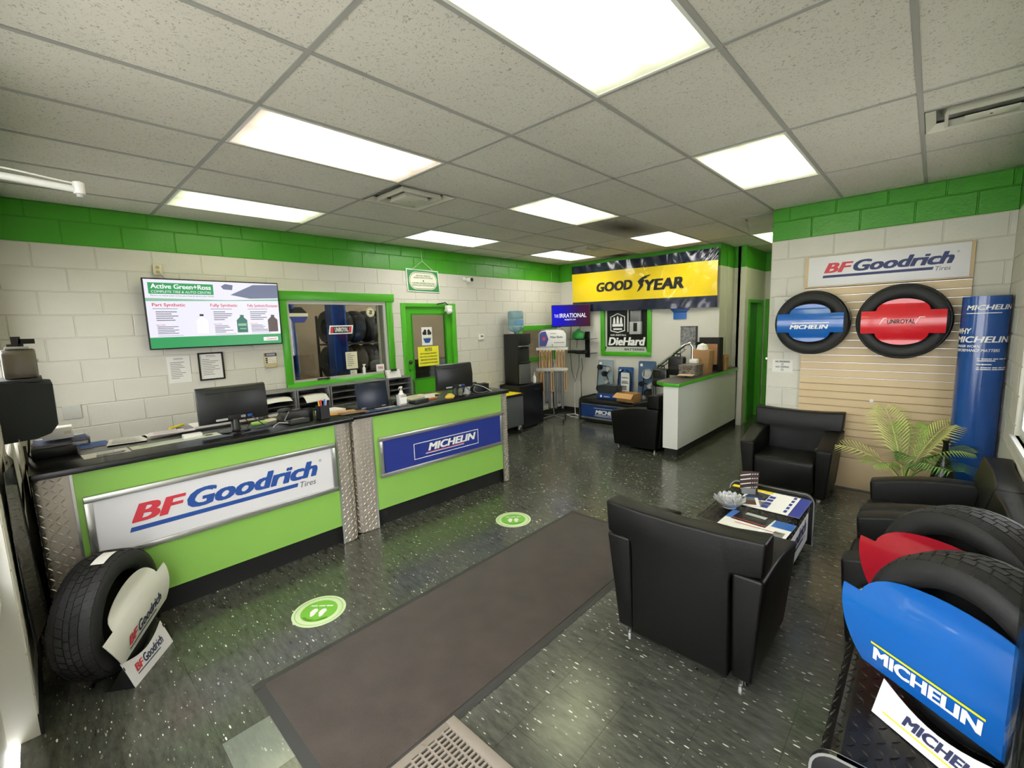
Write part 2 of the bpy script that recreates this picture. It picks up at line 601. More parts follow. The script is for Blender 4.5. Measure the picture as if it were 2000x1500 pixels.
# ---- floor: slab, then twelve-inch tiles laid as pieces
M_TILE = floor_tile_material('black_vinyl_tile', '33352f', '63655b', 'f0f0e4')
M_TILE2 = floor_tile_material('greenish_vinyl_tile', '6a7066', '7f8579', 'b9bbb0')
M_GROUT = pm('floor_seam', '141515', 0.5)
g = G()
g.box(-0.2, XR, YF, YS, -0.06, -0.004); g.box(-0.2, XS + 0.02, YS, YH, -0.06, -0.004)
floor = struct(g.build('floor', M_GROUT))
T = 0.3048
tile_g = G()
a = T / 2 - 0.0002
tile_g.add([(-a, -a, -0.004), (a, -a, -0.004), (a, a, -0.004), (-a, a, -0.004), (-a + .0003, -a + .0003, 0), (a - .0003, -a + .0003, 0), (a - .0003, a - .0003, 0), (-a + .0003, a - .0003, 0)],
           [(4, 5, 6, 7), (0, 1, 5, 4), (1, 2, 6, 5), (2, 3, 7, 6), (3, 0, 4, 7)])
tile_me = tile_g.mesh('floor_tile', M_TILE)
tile_me2 = tile_me.copy(); tile_me2.materials.clear(); tile_me2.materials.append(M_TILE2)
cells = []
for i in range(0, 20):
    for j in range(-4, 28):
        cx, cy = i * T + T / 2, j * T + T / 2 + 0.055
        if cx > XR or cy - a < YF - 0.1 or cy > YH: continue
        if cy > YS and cx > XS: continue
        if cx < 1.3 and cy < 2.6: continue            # behind the counters, never in view
        cells.append((cx, cy))
fx, fy = math.sin(YAW), math.cos(YAW)
cells = [c for c in cells if (c[0] - CAM_POS[0]) * -fx + (c[1] - CAM_POS[1]) * fy > 0.3]
cells.sort(key=lambda c: (c[0] - CAM_POS[0]) ** 2 + (c[1] - CAM_POS[1]) ** 2)
for (cx, cy) in cells[:300]:
    odd = abs(cx - 3.505) < 0.1 and abs(cy + 0.402) < 0.1
    put('floor_tile', tile_me2 if odd else tile_me, floor, (cx, cy, 0))
g = G()
for (cx, cy) in cells[300:]:
    g.add([(v.co.x + cx, v.co.y + cy, v.co.z) for v in tile_me.vertices], [tuple(p.vertices) for p in tile_me.polygons])
stuff(g.build('floor_tile_field', M_TILE, floor))

# ---- ceiling: slab, grid bars, lay-in tiles
UX = [3.56 + 0.6096 * u for u in range(-6, 5)]
def ux(u): return 3.56 + 0.6096 * u
def vy(v): return 1.2192 * v
M_CT = ceiling_tile_material('mineral_ceiling_tile', 'dcd8cd', 'aca69b')
M_CTS = ceiling_tile_material('sooty_ceiling_tile', 'c0bcb2', '857f75', '4c453a')
M_BAR = pm('ceiling_grid_paint', 'a5a49e', 0.5)
g = G(); g.box(-0.2, XR + 0.2, YF - 0.2, YS, H + 0.05, H + 0.1); g.box(-0.2, XS + 0.2, YS, YH + 0.2, H + 0.05, H + 0.1)
ceiling = struct(g.build('ceiling', pm('ceiling_slab', '8c8c88', 0.9)))
LIGHTS = [(-5, 0), (-2, 0), (1, 0), (-5, 2), (-2, 2), (1, 2), (-5, 4), (-2, 4), (0, 5)]
VENTS = {(-3, 1): 0.5, (-4, 4): 0.5}
def ceil_rect(u, v):
    x0, x1 = max(ux(u), 0.0), min(ux(u + 1), XR)
    y0, y1 = max(vy(v), YF), vy(v + 1)
    return x0, x1, y0, y1
def tile(x0, x1, y0, y1, mt, name='ceiling_tile'):
    if x1 - x0 < 0.03 or y1 - y0 < 0.03: return
    g = G(); w2, d2 = (x1 - x0) / 2 - 0.006, (y1 - y0) / 2 - 0.006
    g.box(-w2, w2, -d2, d2, 0, 0.014)
    return g.build(name, mt, ceiling, ((x0 + x1) / 2, (y0 + y1) / 2, H + 0.003), bevel=0.002, segs=1)
for u in range(-6, 4):
    for v in range(-1, 7):
        x0, x1, y0, y1 = ceil_rect(u, v)
        if x0 > XS - 0.05 and y0 > YS - 0.05: continue
        if x0 > XS - 0.05: y1 = min(y1, YS)
        if x1 < 3.3: y1 = min(y1, YB)
        if y1 > YB and x1 <= 3.3: continue
        y1 = min(y1, YH)
        if y1 <= y0: continue
        if (u, v) in LIGHTS: continue
        if (u, v) in VENTS:
            tile(x0, x1, vy(v + 0.5), y1, M_CT); continue
        if (u, v) == (3, 2):
            tile(x0, x1, y0, 2.76, M_CT); tile(x0, x1, 3.21, y1, M_CT); continue
        sooty = (u, v) in ((-2, 3), (-4, 5))
        tile(x0, x1, y0, y1, M_CTS if sooty else M_CT)
for u in range(-5, 4):                                   # long bars along the room
    x = ux(u)
    y1 = YS if x > XS else (YH if x > XH else YB)
    g = G(); g.box(x - 0.012, x + 0.012, YF, y1, H - 0.002, H + 0.006); g.build('grid_bar', M_BAR, ceiling)
for v in range(0, 7):                                    # cross bars
    y = vy(v)
    xa, xb = (0, XR) if y < YS else ((0, XS) if y < YB else (XH, XS))
    g = G(); g.box(xa, xb, y - 0.012, y + 0.012, H - 0.0015, H + 0.006); g.build('grid_bar', M_BAR, ceiling)
for (u, v) in ((-3, 1.5), (-4, 4.5)):
    g = G(); g.box(ux(u), ux(u + 1), vy(v) - 0.012, vy(v) + 0.012, H - 0.0015, H + 0.006); g.build('grid_bar', M_BAR, ceiling)
for y in (2.76, 3.21):
    g = G(); g.box(ux(3), XR, y - 0.008, y + 0.008, H - 0.0015, H + 0.006); g.build('grid_bar', M_BAR, ceiling)

# ---- left wall (x = 0): concrete blocks, window, door, small window
W1 = (1.13, 2.46, 1.17, 2.16)
D1 = (2.72, 3.66, 0.0, 2.13)
W2 = (5.22, 6.22, 1.16, 1.70)
g = G(); wall_cells(g, YF - 0.2, YB + 0.2, 0, H + 0.05, 0.0, 0.19, [W1, D1, W2])
wall_left = struct(g.build('wall_left', M_MORT, None, (0, 0, 0), (0, 0, LEFT)))
behind = lambda x, z: (x < 2.4 and z < 0.6)
lay_blocks(wall_left, YF, YB, 0.0, H, [W1, D1, W2], -0.84 + 0.0, behind)

# ---- back wall (smooth plaster), its window behind the battery poster
W3 = (1.0, 1.9, 1.22, 2.12)
g = G(); wall_cells(g, -0.2, 3.07, 0, H + 0.05, 0.0, 0.15, [W3])
wall_back = struct(g.build('wall_back', M_DRY, None, (0, YB, 0)))
g = G()
g.box(2.92, 3.07, 0.15, 0.65, 0, H + 0.05); g.box(2.92, XH, 0.65, 0.8, 0, H + 0.05)
g.box(3.07, 3.085, 0.28, 0.36, 0, H)
g.build('chase', M_DRY, wall_back)

# ---- hallway
g = G()
DH = (7.34, 8.08, 0, 2.05)
wall_cells(g, 7.1, YH + 0.15, 0, H + 0.05, 0.0, 0.12, [DH])
wall_hall = struct(g.build('wall_hall', M_DRY, None, (XH, 0, 0), (0, 0, LEFT)))
g = G(); wall_cells(g, XH - 0.2, XS + 0.2, 0, H + 0.05, 0, 0.12, [(3.30, 4.1, 0, 2.07)])
wall_hall_end = struct(g.build('wall_hall_end', M_DRY, None, (0, YH, 0)))

# ---- slatwall partition wall of blocks
g = G(); g.box(XS, XR + 0.2, 0, 0.2, 0, H + 0.05)
g.box(XS, XS + 0.2, 0.2, YH - YS + 0.1, 0, H + 0.05)
wall_slat = struct(g.build('wall_slatboard', M_MORT, None, (0, YS, 0)))
lay_blocks(wall_slat, XS, XR, 0, H, [], 4.33 - 0.4, lambda x, z: 4.56 < x < 5.6 and z < 2.0)
g = G(); g.box(XS, 4.50, -0.012, 0, 0, 0.10); g.build('baseboard', M_MATT, wall_slat)

# ---- right wall with the street window
W4 = (-3.6, -1.9, 0.93, 2.35)
g = G(); wall_cells(g, -(YS + 0.2), -(YF - 0.2), 0, H + 0.05, 0, 0.2, [W4])
wall_right = struct(g.build('wall_right', M_MORT, None, (XR, 0, 0), (0, 0, RIGHT)))
lay_blocks(wall_right, -YS, -YF, 0, H, [W4], -0.1)
win4 = struct(put('window_4', None, None, (XR, 0, 0), (0, 0, RIGHT)))
g = G(); frame_bars(g, W4[0], W4[1], W4[2], W4[3], 0.06, 0.02, 0.12)
for q in (-2.75,): g.box(q - 0.03, q + 0.03, 0.03, 0.11, W4[2] + .06, W4[3] - .06)
g.build('window_frame', pm('white_window_frame', 'e6e7e6', 0.4), win4, bevel=0.003)
g = G(); g.box(W4[0] - 0.05, W4[1] + 0.03, -0.025, 0.02, W4[2] - 0.035, W4[2]); g.build('window_sill', pm('white_window_frame', 'e6e7e6'), win4, bevel=0.004)
for q0, q1 in ((W4[0] + .06, -2.78), (-2.72, W4[1] - .06)):
    g = G(); g.box(q0, q1, 0.065, 0.071, W4[2] + .06, W4[3] - .06); g.build('pane', M_PANE, win4)

W_FILL = (-1.62, -0.42, 1.1, 2.35)  # unseen opening added and sized to brighten the left wall
# ---- front wall: block pier, low sill wall and glazed entrance behind the camera
g = G(); wall_cells(g, -2.66, 0.2, 0, H + 0.05, 0, 0.2, [W_FILL]); g.box(-XR - .2, -2.66, 0, 0.2, 2.72, H + 0.05)
g.box(-3.45, -2.66, 0.10, 0.2, 0, 0.66)
wall_front = struct(g.build('wall_front', M_MORT, None, (0, YF, 0), (0, 0, PI)))
lay_blocks(wall_front, -2.66, 0, 0, H, [W_FILL], 0.0)
win_fill = struct(put('added_fill_window', None, None, (0, YF, 0), (0, 0, PI)))
g = G(); frame_bars(g, W_FILL[0], W_FILL[1], W_FILL[2], W_FILL[3], 0.05, 0.04, 0.12); g.build('window_frame', M_ALU, win_fill)
g = G(); g.box(W_FILL[0] + .05, W_FILL[1] - .05, 0.07, 0.076, W_FILL[2] + .05, W_FILL[3] - .05); g.build('pane', M_PANE, win_fill)
g = G(); g.box(-3.48, -2.66, 0.04, 0.2, 0.66, 0.695); g.build('window_sill', M_WHITE, wall_front, bevel=0.004)
g = G(); g.box(-2.66, 0, -0.012, 0, 0, 0.1); g.build('baseboard', M_MATT, wall_front)
win6 = struct(put('window_5', None, None, (0, YF, 0), (0, 0, PI)))
g = G(); frame_bars(g, -XR, -2.66, 0.695, 2.72, 0.05, 0.05, 0.13)
for q in (-3.45, -4.65): g.box(q - .04, q + .04, 0.05, 0.13, 0, 2.67)
g.box(-XR, -4.65, 0.05, 0.13, 0, 0.1); g.box(-4.65, -3.45, 0.05, 0.13, 0, 0.2); g.box(-4.65, -3.45, 0.05, 0.13, 2.1, 2.18)  # black disc added to give the tire opening its dark, shaded inside
g.build('door_frame', M_ALU, win6)
for q0, q1, zz in ((-3.41, -2.71, .745), (-4.61, -3.49, 0.2), (-XR + .05, -4.69, 0.1)):
    g = G(); g.box(q0, q1, 0.085, 0.091, zz, 2.67); g.build('pane', M_PANE, win6)
# pavement outside, so that the glass looks onto something
g = G(); g.box(-6, 16, -14, YF - 0.2, -0.15, -0.1); g.box(XR + 0.2, 16, YF - 0.2, 14, -0.15, -0.1)
o = g.build('pavement', pm('concrete_paving', 'b9b7b0', 0.9, mottle=0.1)); struct(o)

# ---- baseboards of the left and back walls
g = G(); g.box(4.0, YB, -0.012, 0, 0, 0.1); struct(g.build('baseboard_left', M_MATT, None, (0, 0, 0), (0, 0, LEFT)))
g = G(); g.box(0, 2.97, -0.012, 0, 0, 0.1); struct(g.build('baseboard_back', M_MATT, None, (0, YB, 0)))

# ---- half-height partition with a green-edged ledge
M_PART = pm('pale_grained_panel', 'd6d9d0', 0.4, mottle=0.04, mscale=1.5)
g = G(); g.box(2.98, 3.17, 4.70, 7.1, 0.10, 0.93)
part_wall = struct(g.build('wall_partition', M_PART))
g = G(); g.box(2.99, 3.16, 4.71, 7.1, 0, 0.10); g.build('baseboard', M_MATT, part_wall)
g = G(); g.box(2.975, 3.175, 4.692, 4.70, 0.10, 0.93); g.build('end_panel', pm('white_end_panel', 'e4e3de', 0.4), part_wall)
g = G(); g.prism([(2.83, 4.80), (2.98, 4.66), (3.20, 4.66), (3.20, 7.1), (2.83, 7.1)], 0.93, 0.975, 'z'); g.build('ledge', M_GREEN, part_wall, bevel=0.003)
g = G(); g.prism([(2.835, 4.802), (2.982, 4.665), (3.195, 4.665), (3.195, 7.1), (2.835, 7.1)], 0.9755, 0.979, 'z'); g.build('ledge_top', pm('grey_steel_top', '6b665e', 0.3, metal=0.5), part_wall)
g = G(); g.box(3.19, XH + .02, 7.03, 7.1, 0, H); g.build('post', M_DRY, part_wall)

# ================================================================== ceiling lights, vents
def lamp_material(name, hexc, strength):
    """a lit acrylic diffuser: two tubes show through as brighter bands"""
    mt, nt, b = node_mat(name)
    b.inputs['Base Color'].default_value = lin('e8e8e0'); b.inputs['Roughness'].default_value = 0.35
    tc = nt.nodes.new('ShaderNodeTexCoord')
    s = nt.nodes.new('ShaderNodeSeparateXYZ'); nt.links.new(tc.outputs['Object'], s.inputs[0])
    tot = None
    for c in (-0.14, 0.14):
        d = nt.nodes.new('ShaderNodeMath'); d.operation = 'SUBTRACT'; d.inputs[1].default_value = c
        nt.links.new(s.outputs['X'], d.inputs[0])
        q = nt.nodes.new('ShaderNodeMath'); q.operation = 'ABSOLUTE'; nt.links.new(d.outputs[0], q.inputs[0])
        r = nt.nodes.new('ShaderNodeMapRange'); r.interpolation_type = 'SMOOTHSTEP'
        r.inputs['From Min'].default_value = 0.0; r.inputs['From Max'].default_value = 0.20
        r.inputs['To Min'].default_value = 1.0; r.inputs['To Max'].default_value = 0.0
        nt.links.new(q.outputs[0], r.inputs['Value'])
        if tot is None: tot = r.outputs['Result']
        else:
            a = nt.nodes.new('ShaderNodeMath'); a.operation = 'MAXIMUM'
            nt.links.new(tot, a.inputs[0]); nt.links.new(r.outputs['Result'], a.inputs[1]); tot = a.outputs[0]
    q = nt.nodes.new('ShaderNodeMath'); q.operation = 'ABSOLUTE'; nt.links.new(s.outputs['Y'], q.inputs[0])
    r = nt.nodes.new('ShaderNodeMapRange'); r.interpolation_type = 'SMOOTHSTEP'
    r.inputs['From Min'].default_value = 0.38; r.inputs['From Max'].default_value = 0.58
    r.inputs['To Min'].default_value = 1.0; r.inputs['To Max'].default_value = 0.0
    nt.links.new(q.outputs[0], r.inputs['Value'])
    ml = nt.nodes.new('ShaderNodeMath'); ml.operation = 'MULTIPLY'; nt.links.new(tot, ml.inputs[0]); nt.links.new(r.outputs['Result'], ml.inputs[1])
    st = nt.nodes.new('ShaderNodeMapRange')
    st.inputs['To Min'].default_value = strength * 0.10; st.inputs['To Max'].default_value = strength * 1.5
    nt.links.new(ml.outputs[0], st.inputs['Value'])
    b.inputs['Emission Color'].default_value = lin(hexc)
    nt.links.new(st.outputs['Result'], b.inputs['Emission Strength'])
    return mt
L_COOL = lamp_material('lamp_diffuser_greenish', 'f4f8c4', LAMP_STRENGTH * 0.7)
L_WARM = lamp_material('lamp_diffuser_warm', 'ffdcc0', LAMP_STRENGTH * 0.85)
L_WHITE = lamp_material('lamp_diffuser_white', 'fffdf2', LAMP_STRENGTH * 1.5)
LAMP_INFO = {
    (-5, 0): (L_COOL, 'long greenish-white ceiling light panel above the television wall'),
    (-2, 0): (L_WARM, 'warm pinkish ceiling light panel above the first counter'),
    (1, 0): (L_COOL, 'large ribbed ceiling light panel cut by the top edge of the photo'),
    (-5, 2): (L_WHITE, 'bright white ceiling light panel above the hanging inspection sign'),
    (-2, 2): (L_COOL, 'yellowish ceiling light panel to the right of the square air diffuser'),
    (1, 2): (L_COOL, 'ceiling light panel nearest the slatwall, between it and the big ribbed panel'),
    (-5, 4): (L_WHITE, 'farthest small ceiling light panel in the corner left of the yellow banner'),
    (-2, 4): (L_WHITE, 'bright white ceiling light panel right in front of the yellow banner'),
    (0, 5): (L_COOL, 'ceiling light panel in the hallway half hidden by the slatwall corner'),
}
for (u, v) in LIGHTS:
    x0, x1, y0, y1 = ux(u), ux(u + 1), vy(v), vy(v + 1)
    y1 = min(y1, YH)
    mt, lab = LAMP_INFO[(u, v)]
    t = thing('ceiling_light', lab, 'ceiling light', ((x0 + x1) / 2, (y0 + y1) / 2, H - 0.004), 0, 'fluorescent ceiling panels')
    hx, hy = (x1 - x0) / 2 - 0.012, (y1 - y0) / 2 - 0.012
    g = G(); g.box(-hx, hx, -hy, -hy + .016, 0, 0.05); g.box(-hx, hx, hy - .016, hy, 0, 0.05)
    g.box(-hx, -hx + .016, -hy + .016, hy - .016, 0, 0.05); g.box(hx - .016, hx, -hy + .016, hy - .016, 0, 0.05)
    g.build('frame', M_WHITE, t)
    g = G(); g.box(-hx + .014, hx - .014, -hy + .014, hy - .014, 0.006, 0.010); g.build('diffuser', mt, t)

M_VENT = pm('vent_enamel', 'd2d0c0', 0.5, mottle=0.06)
M_VENTD = pm('vent_throat', '1d1c18', 0.8)
def vent(cx, cy, sx, sy, label, rings=3):
    t = thing('air_diffuser', label, 'ceiling vent', (cx, cy, H - 0.006), 0, 'square ceiling air diffusers')
    g = G(); g.box(-sx, sx, -sy, sy, 0.075, 0.08); g.build('throat', M_VENTD, t)
    for k in range(rings):
        ox, oy = sx - .085 * k, sy - .085 * k
        if k and min(ox, oy) < .06: break
        z = -.010 * k
        w2, hh_ = .045, .040                       # each ring slopes up and inwards
        g = G()
        vs = [(-ox, -oy, z), (ox, -oy, z), (ox, oy, z), (-ox, oy, z), (-ox + w2, -oy + w2, z + hh_), (ox - w2, -oy + w2, z + hh_), (ox - w2, oy - w2, z + hh_), (-ox + w2, oy - w2, z + hh_)]
        fs = [(0, 1, 5, 4), (1, 2, 6, 5), (2, 3, 7, 6), (3, 0, 4, 7)]
        if k:                                        # inner rings flare the other way: low inner lip, high outer edge
            vs = [(-ox + w2 * .2, -oy + w2 * .2, z + hh_), (ox - w2 * .2, -oy + w2 * .2, z + hh_), (ox - w2 * .2, oy - w2 * .2, z + hh_), (-ox + w2 * .2, oy - w2 * .2, z + hh_), (-ox, -oy, z), (ox, -oy, z), (ox, oy, z), (-ox, oy, z)]
            g.add([(-ox, -oy, z), (ox, -oy, z), (ox, oy, z), (-ox, oy, z), (-ox + .016, -oy + .016, z), (ox - .016, -oy + .016, z), (ox - .016, oy - .016, z), (-ox + .016, oy - .016, z)], fs)
        g.add(vs, fs)
        g.build('louvre_ring', M_VENT, t, recalc=False)
    px, py = max(sx - .17, .07), max(sy - .17, .05)
    g = G(); g.box(-px, px, -py, py, -0.022, -0.016); g.build('centre_plate', M_VENT, t, bevel=0.002)
    g = G(); g.cyl((0, 0, -0.024), 0.006, 0, 0.003, 10); g.build('screw', M_DGREY, t)
    return t
vent(ux(-2.5), vy(1.25), 0.29, 0.29, 'square grey air diffuser between the warm light panel and the yellowish panel')
vent(ux(-3.5), vy(4.25), 0.29, 0.29, 'small dirty air diffuser far back in front of the yellow banner')
vent((ux(3) + XR) / 2, 2.985, 0.28, 0.215, 'oblong air diffuser at the right edge above the slatwall')

# ================================================================== window and door to the workshop, the workshop itself
def on_left(name, label, cat, y, z, x=0.006, group=None):
    return thing(name, label, cat, (x, y, z), LEFT, group)

win1 = struct(put('window_1', None, None, (0, 0, 0), (0, 0, LEFT)))
y0, y1, z0, z1 = W1
g = G(); g.box(y0 - 0.06, y1 + 0.12, -0.035, 0.0, z1 - 0.0, z1 + 0.105)
g.box(y0 - 0.06, y0 + 0.02, -0.03, 0.0, z0 - 0.02, z1); g.box(y1 - 0.005, y1 + 0.085, -0.03, 0.0, z0 - 0.02, z1)
g.prism([(-0.06, z0 - 0.06), (0, z0 - 0.06), (0, z0 + 0.02), (-0.02, z0 + 0.02)], y0 - 0.06, y1 + 0.085, 'x')
g.build('window_trim', M_GREEN, win1, bevel=0.003)
g = G(); frame_bars(g, y0, y1, z0, z1, 0.045, -0.008, 0.05); g.build('window_frame', pm('grey_white_frame', 'bdbcb4', 0.5), win1)
g = G(); g.box(y0 + .045, y1 - .045, 0.02, 0.026, z0 + .045, z1 - .045); g.build('pane', M_PANE2, win1)
g = G(); g.box(y1 - 0.12, y1 - 0.095, 0.028, 0.05, z0 + .05, z1 - .05); g.build('mullion', pm('pinkish_white_mullion', 'd3c4bb', 0.5), win1)

door1 = struct(put('door_1', None, None, (0, 0, 0), (0, 0, LEFT)))
a, b = D1[0], D1[1]
g = G(); g.box(a - .03, a + .045, -0.02, 0.12, 0, 2.15); g.box(b - .045, b + .03, -0.02, 0.12, 0, 2.15); g.box(a + .045, b - .045, -0.02, 0.12, 2.095, 2.15)
g.build('door_frame', M_GREEN, door1, bevel=0.004)
dl, dr = a + .05, b - .05
op = (dl + .115, dr - .115, 1.04, 1.99)
g = G(); wall_cells(g, dl, dr, 0.01, 2.09, 0.02, 0.065, [op]); leaf = g.build('door_leaf', M_GREEN, door1)
g = G(); frame_bars(g, op[0] - .012, op[1] + .012, op[2] - .012, op[3] + .012, 0.02, 0.012, 0.03); g.build('glazing_bead', M_HALLG, door1)
g = G(); g.box(op[0], op[1], 0.035, 0.041, op[2], op[3]); g.build('pane', M_PANE2, door1)
g = G(); g.lathe([(0.006, 0), (0.028, -0.004), (0.03, -0.02), (0.012, -0.03)], 16, 'y', (dl + .05, 0.02, 1.30)); g.build('lock_cylinder', M_DGREY, door1, smooth=40)
g = G(); g.lathe([(0.006, 0), (0.024, -0.004), (0.02, -0.02)], 16, 'y', (dl + .045, 0.02, 1.19)); g.build('latch_knob', M_HALLG, door1, smooth=40)
g = G(); g.tube([(dl + .06, 0.02, 1.03), (dl + .06, -0.03, 1.03), (dl + .06, -0.03, 0.75), (dl + .06, 0.02, 0.75)], 0.012, 10); g.build('pull_handle', M_CHROME, door1, smooth=50)

win2 = struct(put('window_2', None, None, (0, 0, 0), (0, 0, LEFT)))
g = G(); frame_bars(g, W2[0] - .07, W2[1] + .07, W2[2] - .07, W2[3] + .07, 0.09, -0.03, 0.02); g.build('window_trim', M_GREEN, win2, bevel=0.003)
g = G(); g.box(W2[0] + .02, W2[1] - .02, 0.01, 0.016, W2[2] + .02, W2[3] - .02); g.build('pane', M_PANE2, win2)

# the workshop beyond
M_SHOPW = pm('workshop_block_tan', 'b09a7e', 0.8, mottle=0.12, mscale=1.5)
M_SHOPF = pm('workshop_concrete', '55534e', 0.6, mottle=0.15)
g = G(); g.box(-5.4, -0.2, -0.5, 9.5, -0.06, 0); o = struct(g.build('workshop_floor', M_SHOPF))
g = G(); g.box(-5.6, -5.4, -0.5, 9.5, 0, 3.6); struct(g.build('wall_workshop', M_SHOPW))
g = G(); g.box(-5.4, -0.2, 9.5, 9.7, 0, 3.6); g.box(-5.4, -0.2, -0.7, -0.5, 0, 3.6); struct(g.build('wall_workshop_end', M_SHOPW))
g = G(); g.box(-5.6, -0.2, -0.7, 9.7, 3.6, 3.7); struct(g.build('ceiling_workshop', pm('workshop_ceiling', '77736b', 0.9)))
M_LIFT = pm('lift_blue', '274f9c', 0.35)
def lift_post(x, y, label):
    t = thing('lift_post', label, 'car lift', (x, y, 0), 0, 'blue lift posts in the workshop')
    g = G(); g.box(-.25, .25, -.3, .3, 0, 0.02); g.build('base_plate', M_LIFT, t)
    g = G(); g.prism([(-.12, -.13), (.12, -.13), (.12, -.10), (-.09, -.10), (-.09, .10), (.12, .10), (.12, .13), (-.12, .13)], 0.02, 2.75, 'z'); g.build('column', M_LIFT, t)
    g = G(); g.box(-.08, .14, -.09, .09, 0.55, 1.05); g.build('carriage', M_DGREY, t)
    g = G(); g.tube([(0.1, 0, .62), (.55, .25, .62), (.95, .55, .62)], 0.045, 8); g.build('swing_arm', M_LIFT, t)
lift_post(-1.7, 1.72, 'blue workshop lift post behind the left edge of the window')
lift_post(-2.2, 2.80, 'blue workshop lift post behind the middle of the window')
t = thing('work_bench', 'tan workshop bench with a white board seen through the window', 'bench', (-3.2, 2.35, 0), 0)
g = G(); g.box(-.4, .4, -.45, .45, 0.86, 0.92); g.build('bench_top', pm('bench_wood', '8b6b4b', 0.7), t)
for sx in (-1, 1):
    for sy in (-1, 1):
        g = G(); g.box(sx * .36 - .03, sx * .36 + .03, sy * .4 - .03, sy * .4 + .03, 0, .86); g.build('leg', M_DGREY, t)
g = G(); g.box(-.38, -.36, -.45, .3, 1.0, 1.75); g.build('back_board', M_LGREY, t)
g = G(); g.box(-.35, -.30, -.3, .05, 1.1, 1.4); g.build('cabinet_box', M_GREY, t)
t = thing('tool_rack', 'dark rack of tires and parts in the middle of the workshop', 'rack', (-3.4, 3.9, 0), 0)
g = G()
for z in (0.1, 0.8, 1.5): g.box(-.35, .35, -.8, .8, z, z + .03)
g.build('shelf', M_DGREY, t)
g = G()
for sx in (-.33, .33):
    for sy in (-.78, .78): g.box(sx - .02, sx + .02, sy - .02, sy + .02, 0, 2.1)
g.build('upright', M_DGREY, t)
g = G()
for z in (0.13, 0.83, 1.53):
    for k in range(6): g.lathe([(.16, -.1), (.30, -.11), (.33, -.06), (.33, .06), (.30, .11), (.16, .1)], 20, 'y', (0, -.68 + k * .27, z + .33), close=True)
stuff(g.build('stored_tires', M_RUBBER, t, smooth=40))
t = thing('workshop_machine', 'dark tire machine with a grey drum seen right of the lift post', 'machine', (-2.3, 3.75, 0), 0)
g = G(); g.box(-.3, .3, -.35, .35, 0, 1.0); g.build('cabinet', M_DGREY, t, bevel=.02)
g = G(); g.lathe([(.22, 1.0), (.26, 1.02), (.26, 1.16), (.2, 1.2), (.05, 1.21)], 24); g.build('drum', M_GREY, t, smooth=40)
g = G(); g.box(-.06, .06, .25, .37, 1.0, 2.0); g.box(-.06, .06, -.1, .37, 1.9, 2.02); g.build('tower', M_MATT, t, bevel=.01)
t = thing('parts_cabinet', 'grey workshop drawer cabinet seen through the door glass', 'cabinet', (-2.6, 5.3, 0), 0)
g = G(); g.box(-.25, .25, -.45, .45, 0, 1.1); g.build('body', pm('cabinet_olive', '4a4a40', .5), t)
for k in range(5):
    g = G(); g.box(.25, .265, -.43, .43, .06 + k * .2, .24 + k * .2); d = g.build('drawer', M_DGREY, t)
    g = G(); g.box(.265, .28, -.2, .2, .14 + k * .2, .16 + k * .2); g.build('handle', M_ALU, d)
for yy, lb in ((2.0, 'added unseen lamp lighting the workshop over the tan bench'), (5.4, 'added unseen lamp lighting the workshop near the drawer cabinet')):
    g = G(); g.box(-5.0, -2.6, yy, yy + .3, 3.5, 3.55)
    tag(g.build('added_shop_lamp', em('added_lamp_glow', 'fff3dc', LAMP_STRENGTH * 1.3)), lb, 'lamp')  # out-of-view lamps added to light the workshop behind the glass

# ================================================================== things on the left wall
# --- big television with the oil advert
t = thing('television', 'large wall television showing a green and white motor oil advert', 'television', (0.0, 0.44, 2.0), LEFT)
hw, hh = 0.597, 0.338
tilt = Matrix.Translation((0, -0.10, 0)) @ Matrix.Rotation(0.035, 4, 'X')
def TVP(g): 
    g.v = [tuple(tilt @ Vector(p)) for p in g.v]; return g
g = G(); g.box(-hw, hw, -0.012, 0.03, -hh, hh); TVP(g).build('body', M_BLACK, t, bevel=0.004)
g = G(); g.box(-.2, .2, .03, 0.085, -.16, .16); g.box(-.1, .1, .03, 0.088, -.1, .1); TVP(g).build('wall_bracket', M_DGREY, t)
def scr(name, hexc, st=0.95): return em(name, hexc, st)
E_W = scr('screen_white', 'e2e0ee', 1.1); E_G = scr('screen_green', '2f9c5a', 1.0); E_R = scr('screen_red', 'd0344c', 1.0)
E_T = scr('screen_text', '7d7d88', 1.0); E_DG = scr('screen_dark_green', '2c6f60', 1.0); E_BR = scr('screen_brown', '54423f', 1.0)
E_CAR = scr('screen_car_grey', '6e7690', 1.0); E_LG = scr('screen_pale_green', '8cbf9d', 1.0); E_WW = scr('screen_bright', 'f4f4f6', 1.0); E_K = scr('screen_black', '23252b', 1.0)
sw, sh = hw - 0.010, hh - 0.012
g = G(); flat(g, -sw, sw, -sh, sh, -0.0125); sc_ = TVP(g).build('screen', E_W, t)
def sp(name, fn, mt):
    g = G(); fn(g); return TVP(g).build(name, mt, sc_)
Y_ = -0.0140
sp('screen_banner', lambda g: (flat(g, -sw, sw, -sh, -sh + .105, Y_), flat(g, -sw + .03, -.03, sh - .135, sh - .03, Y_)), E_G)
sp('screen_swoosh', lambda g: (g.add([(-sw, Y_, sh - .205), (sw, Y_, sh - .185), (sw, Y_, sh - .165), (0.1, Y_, sh - .185), (-sw, Y_, sh - .175)], [(0, 1, 2, 3, 4)])), E_LG)
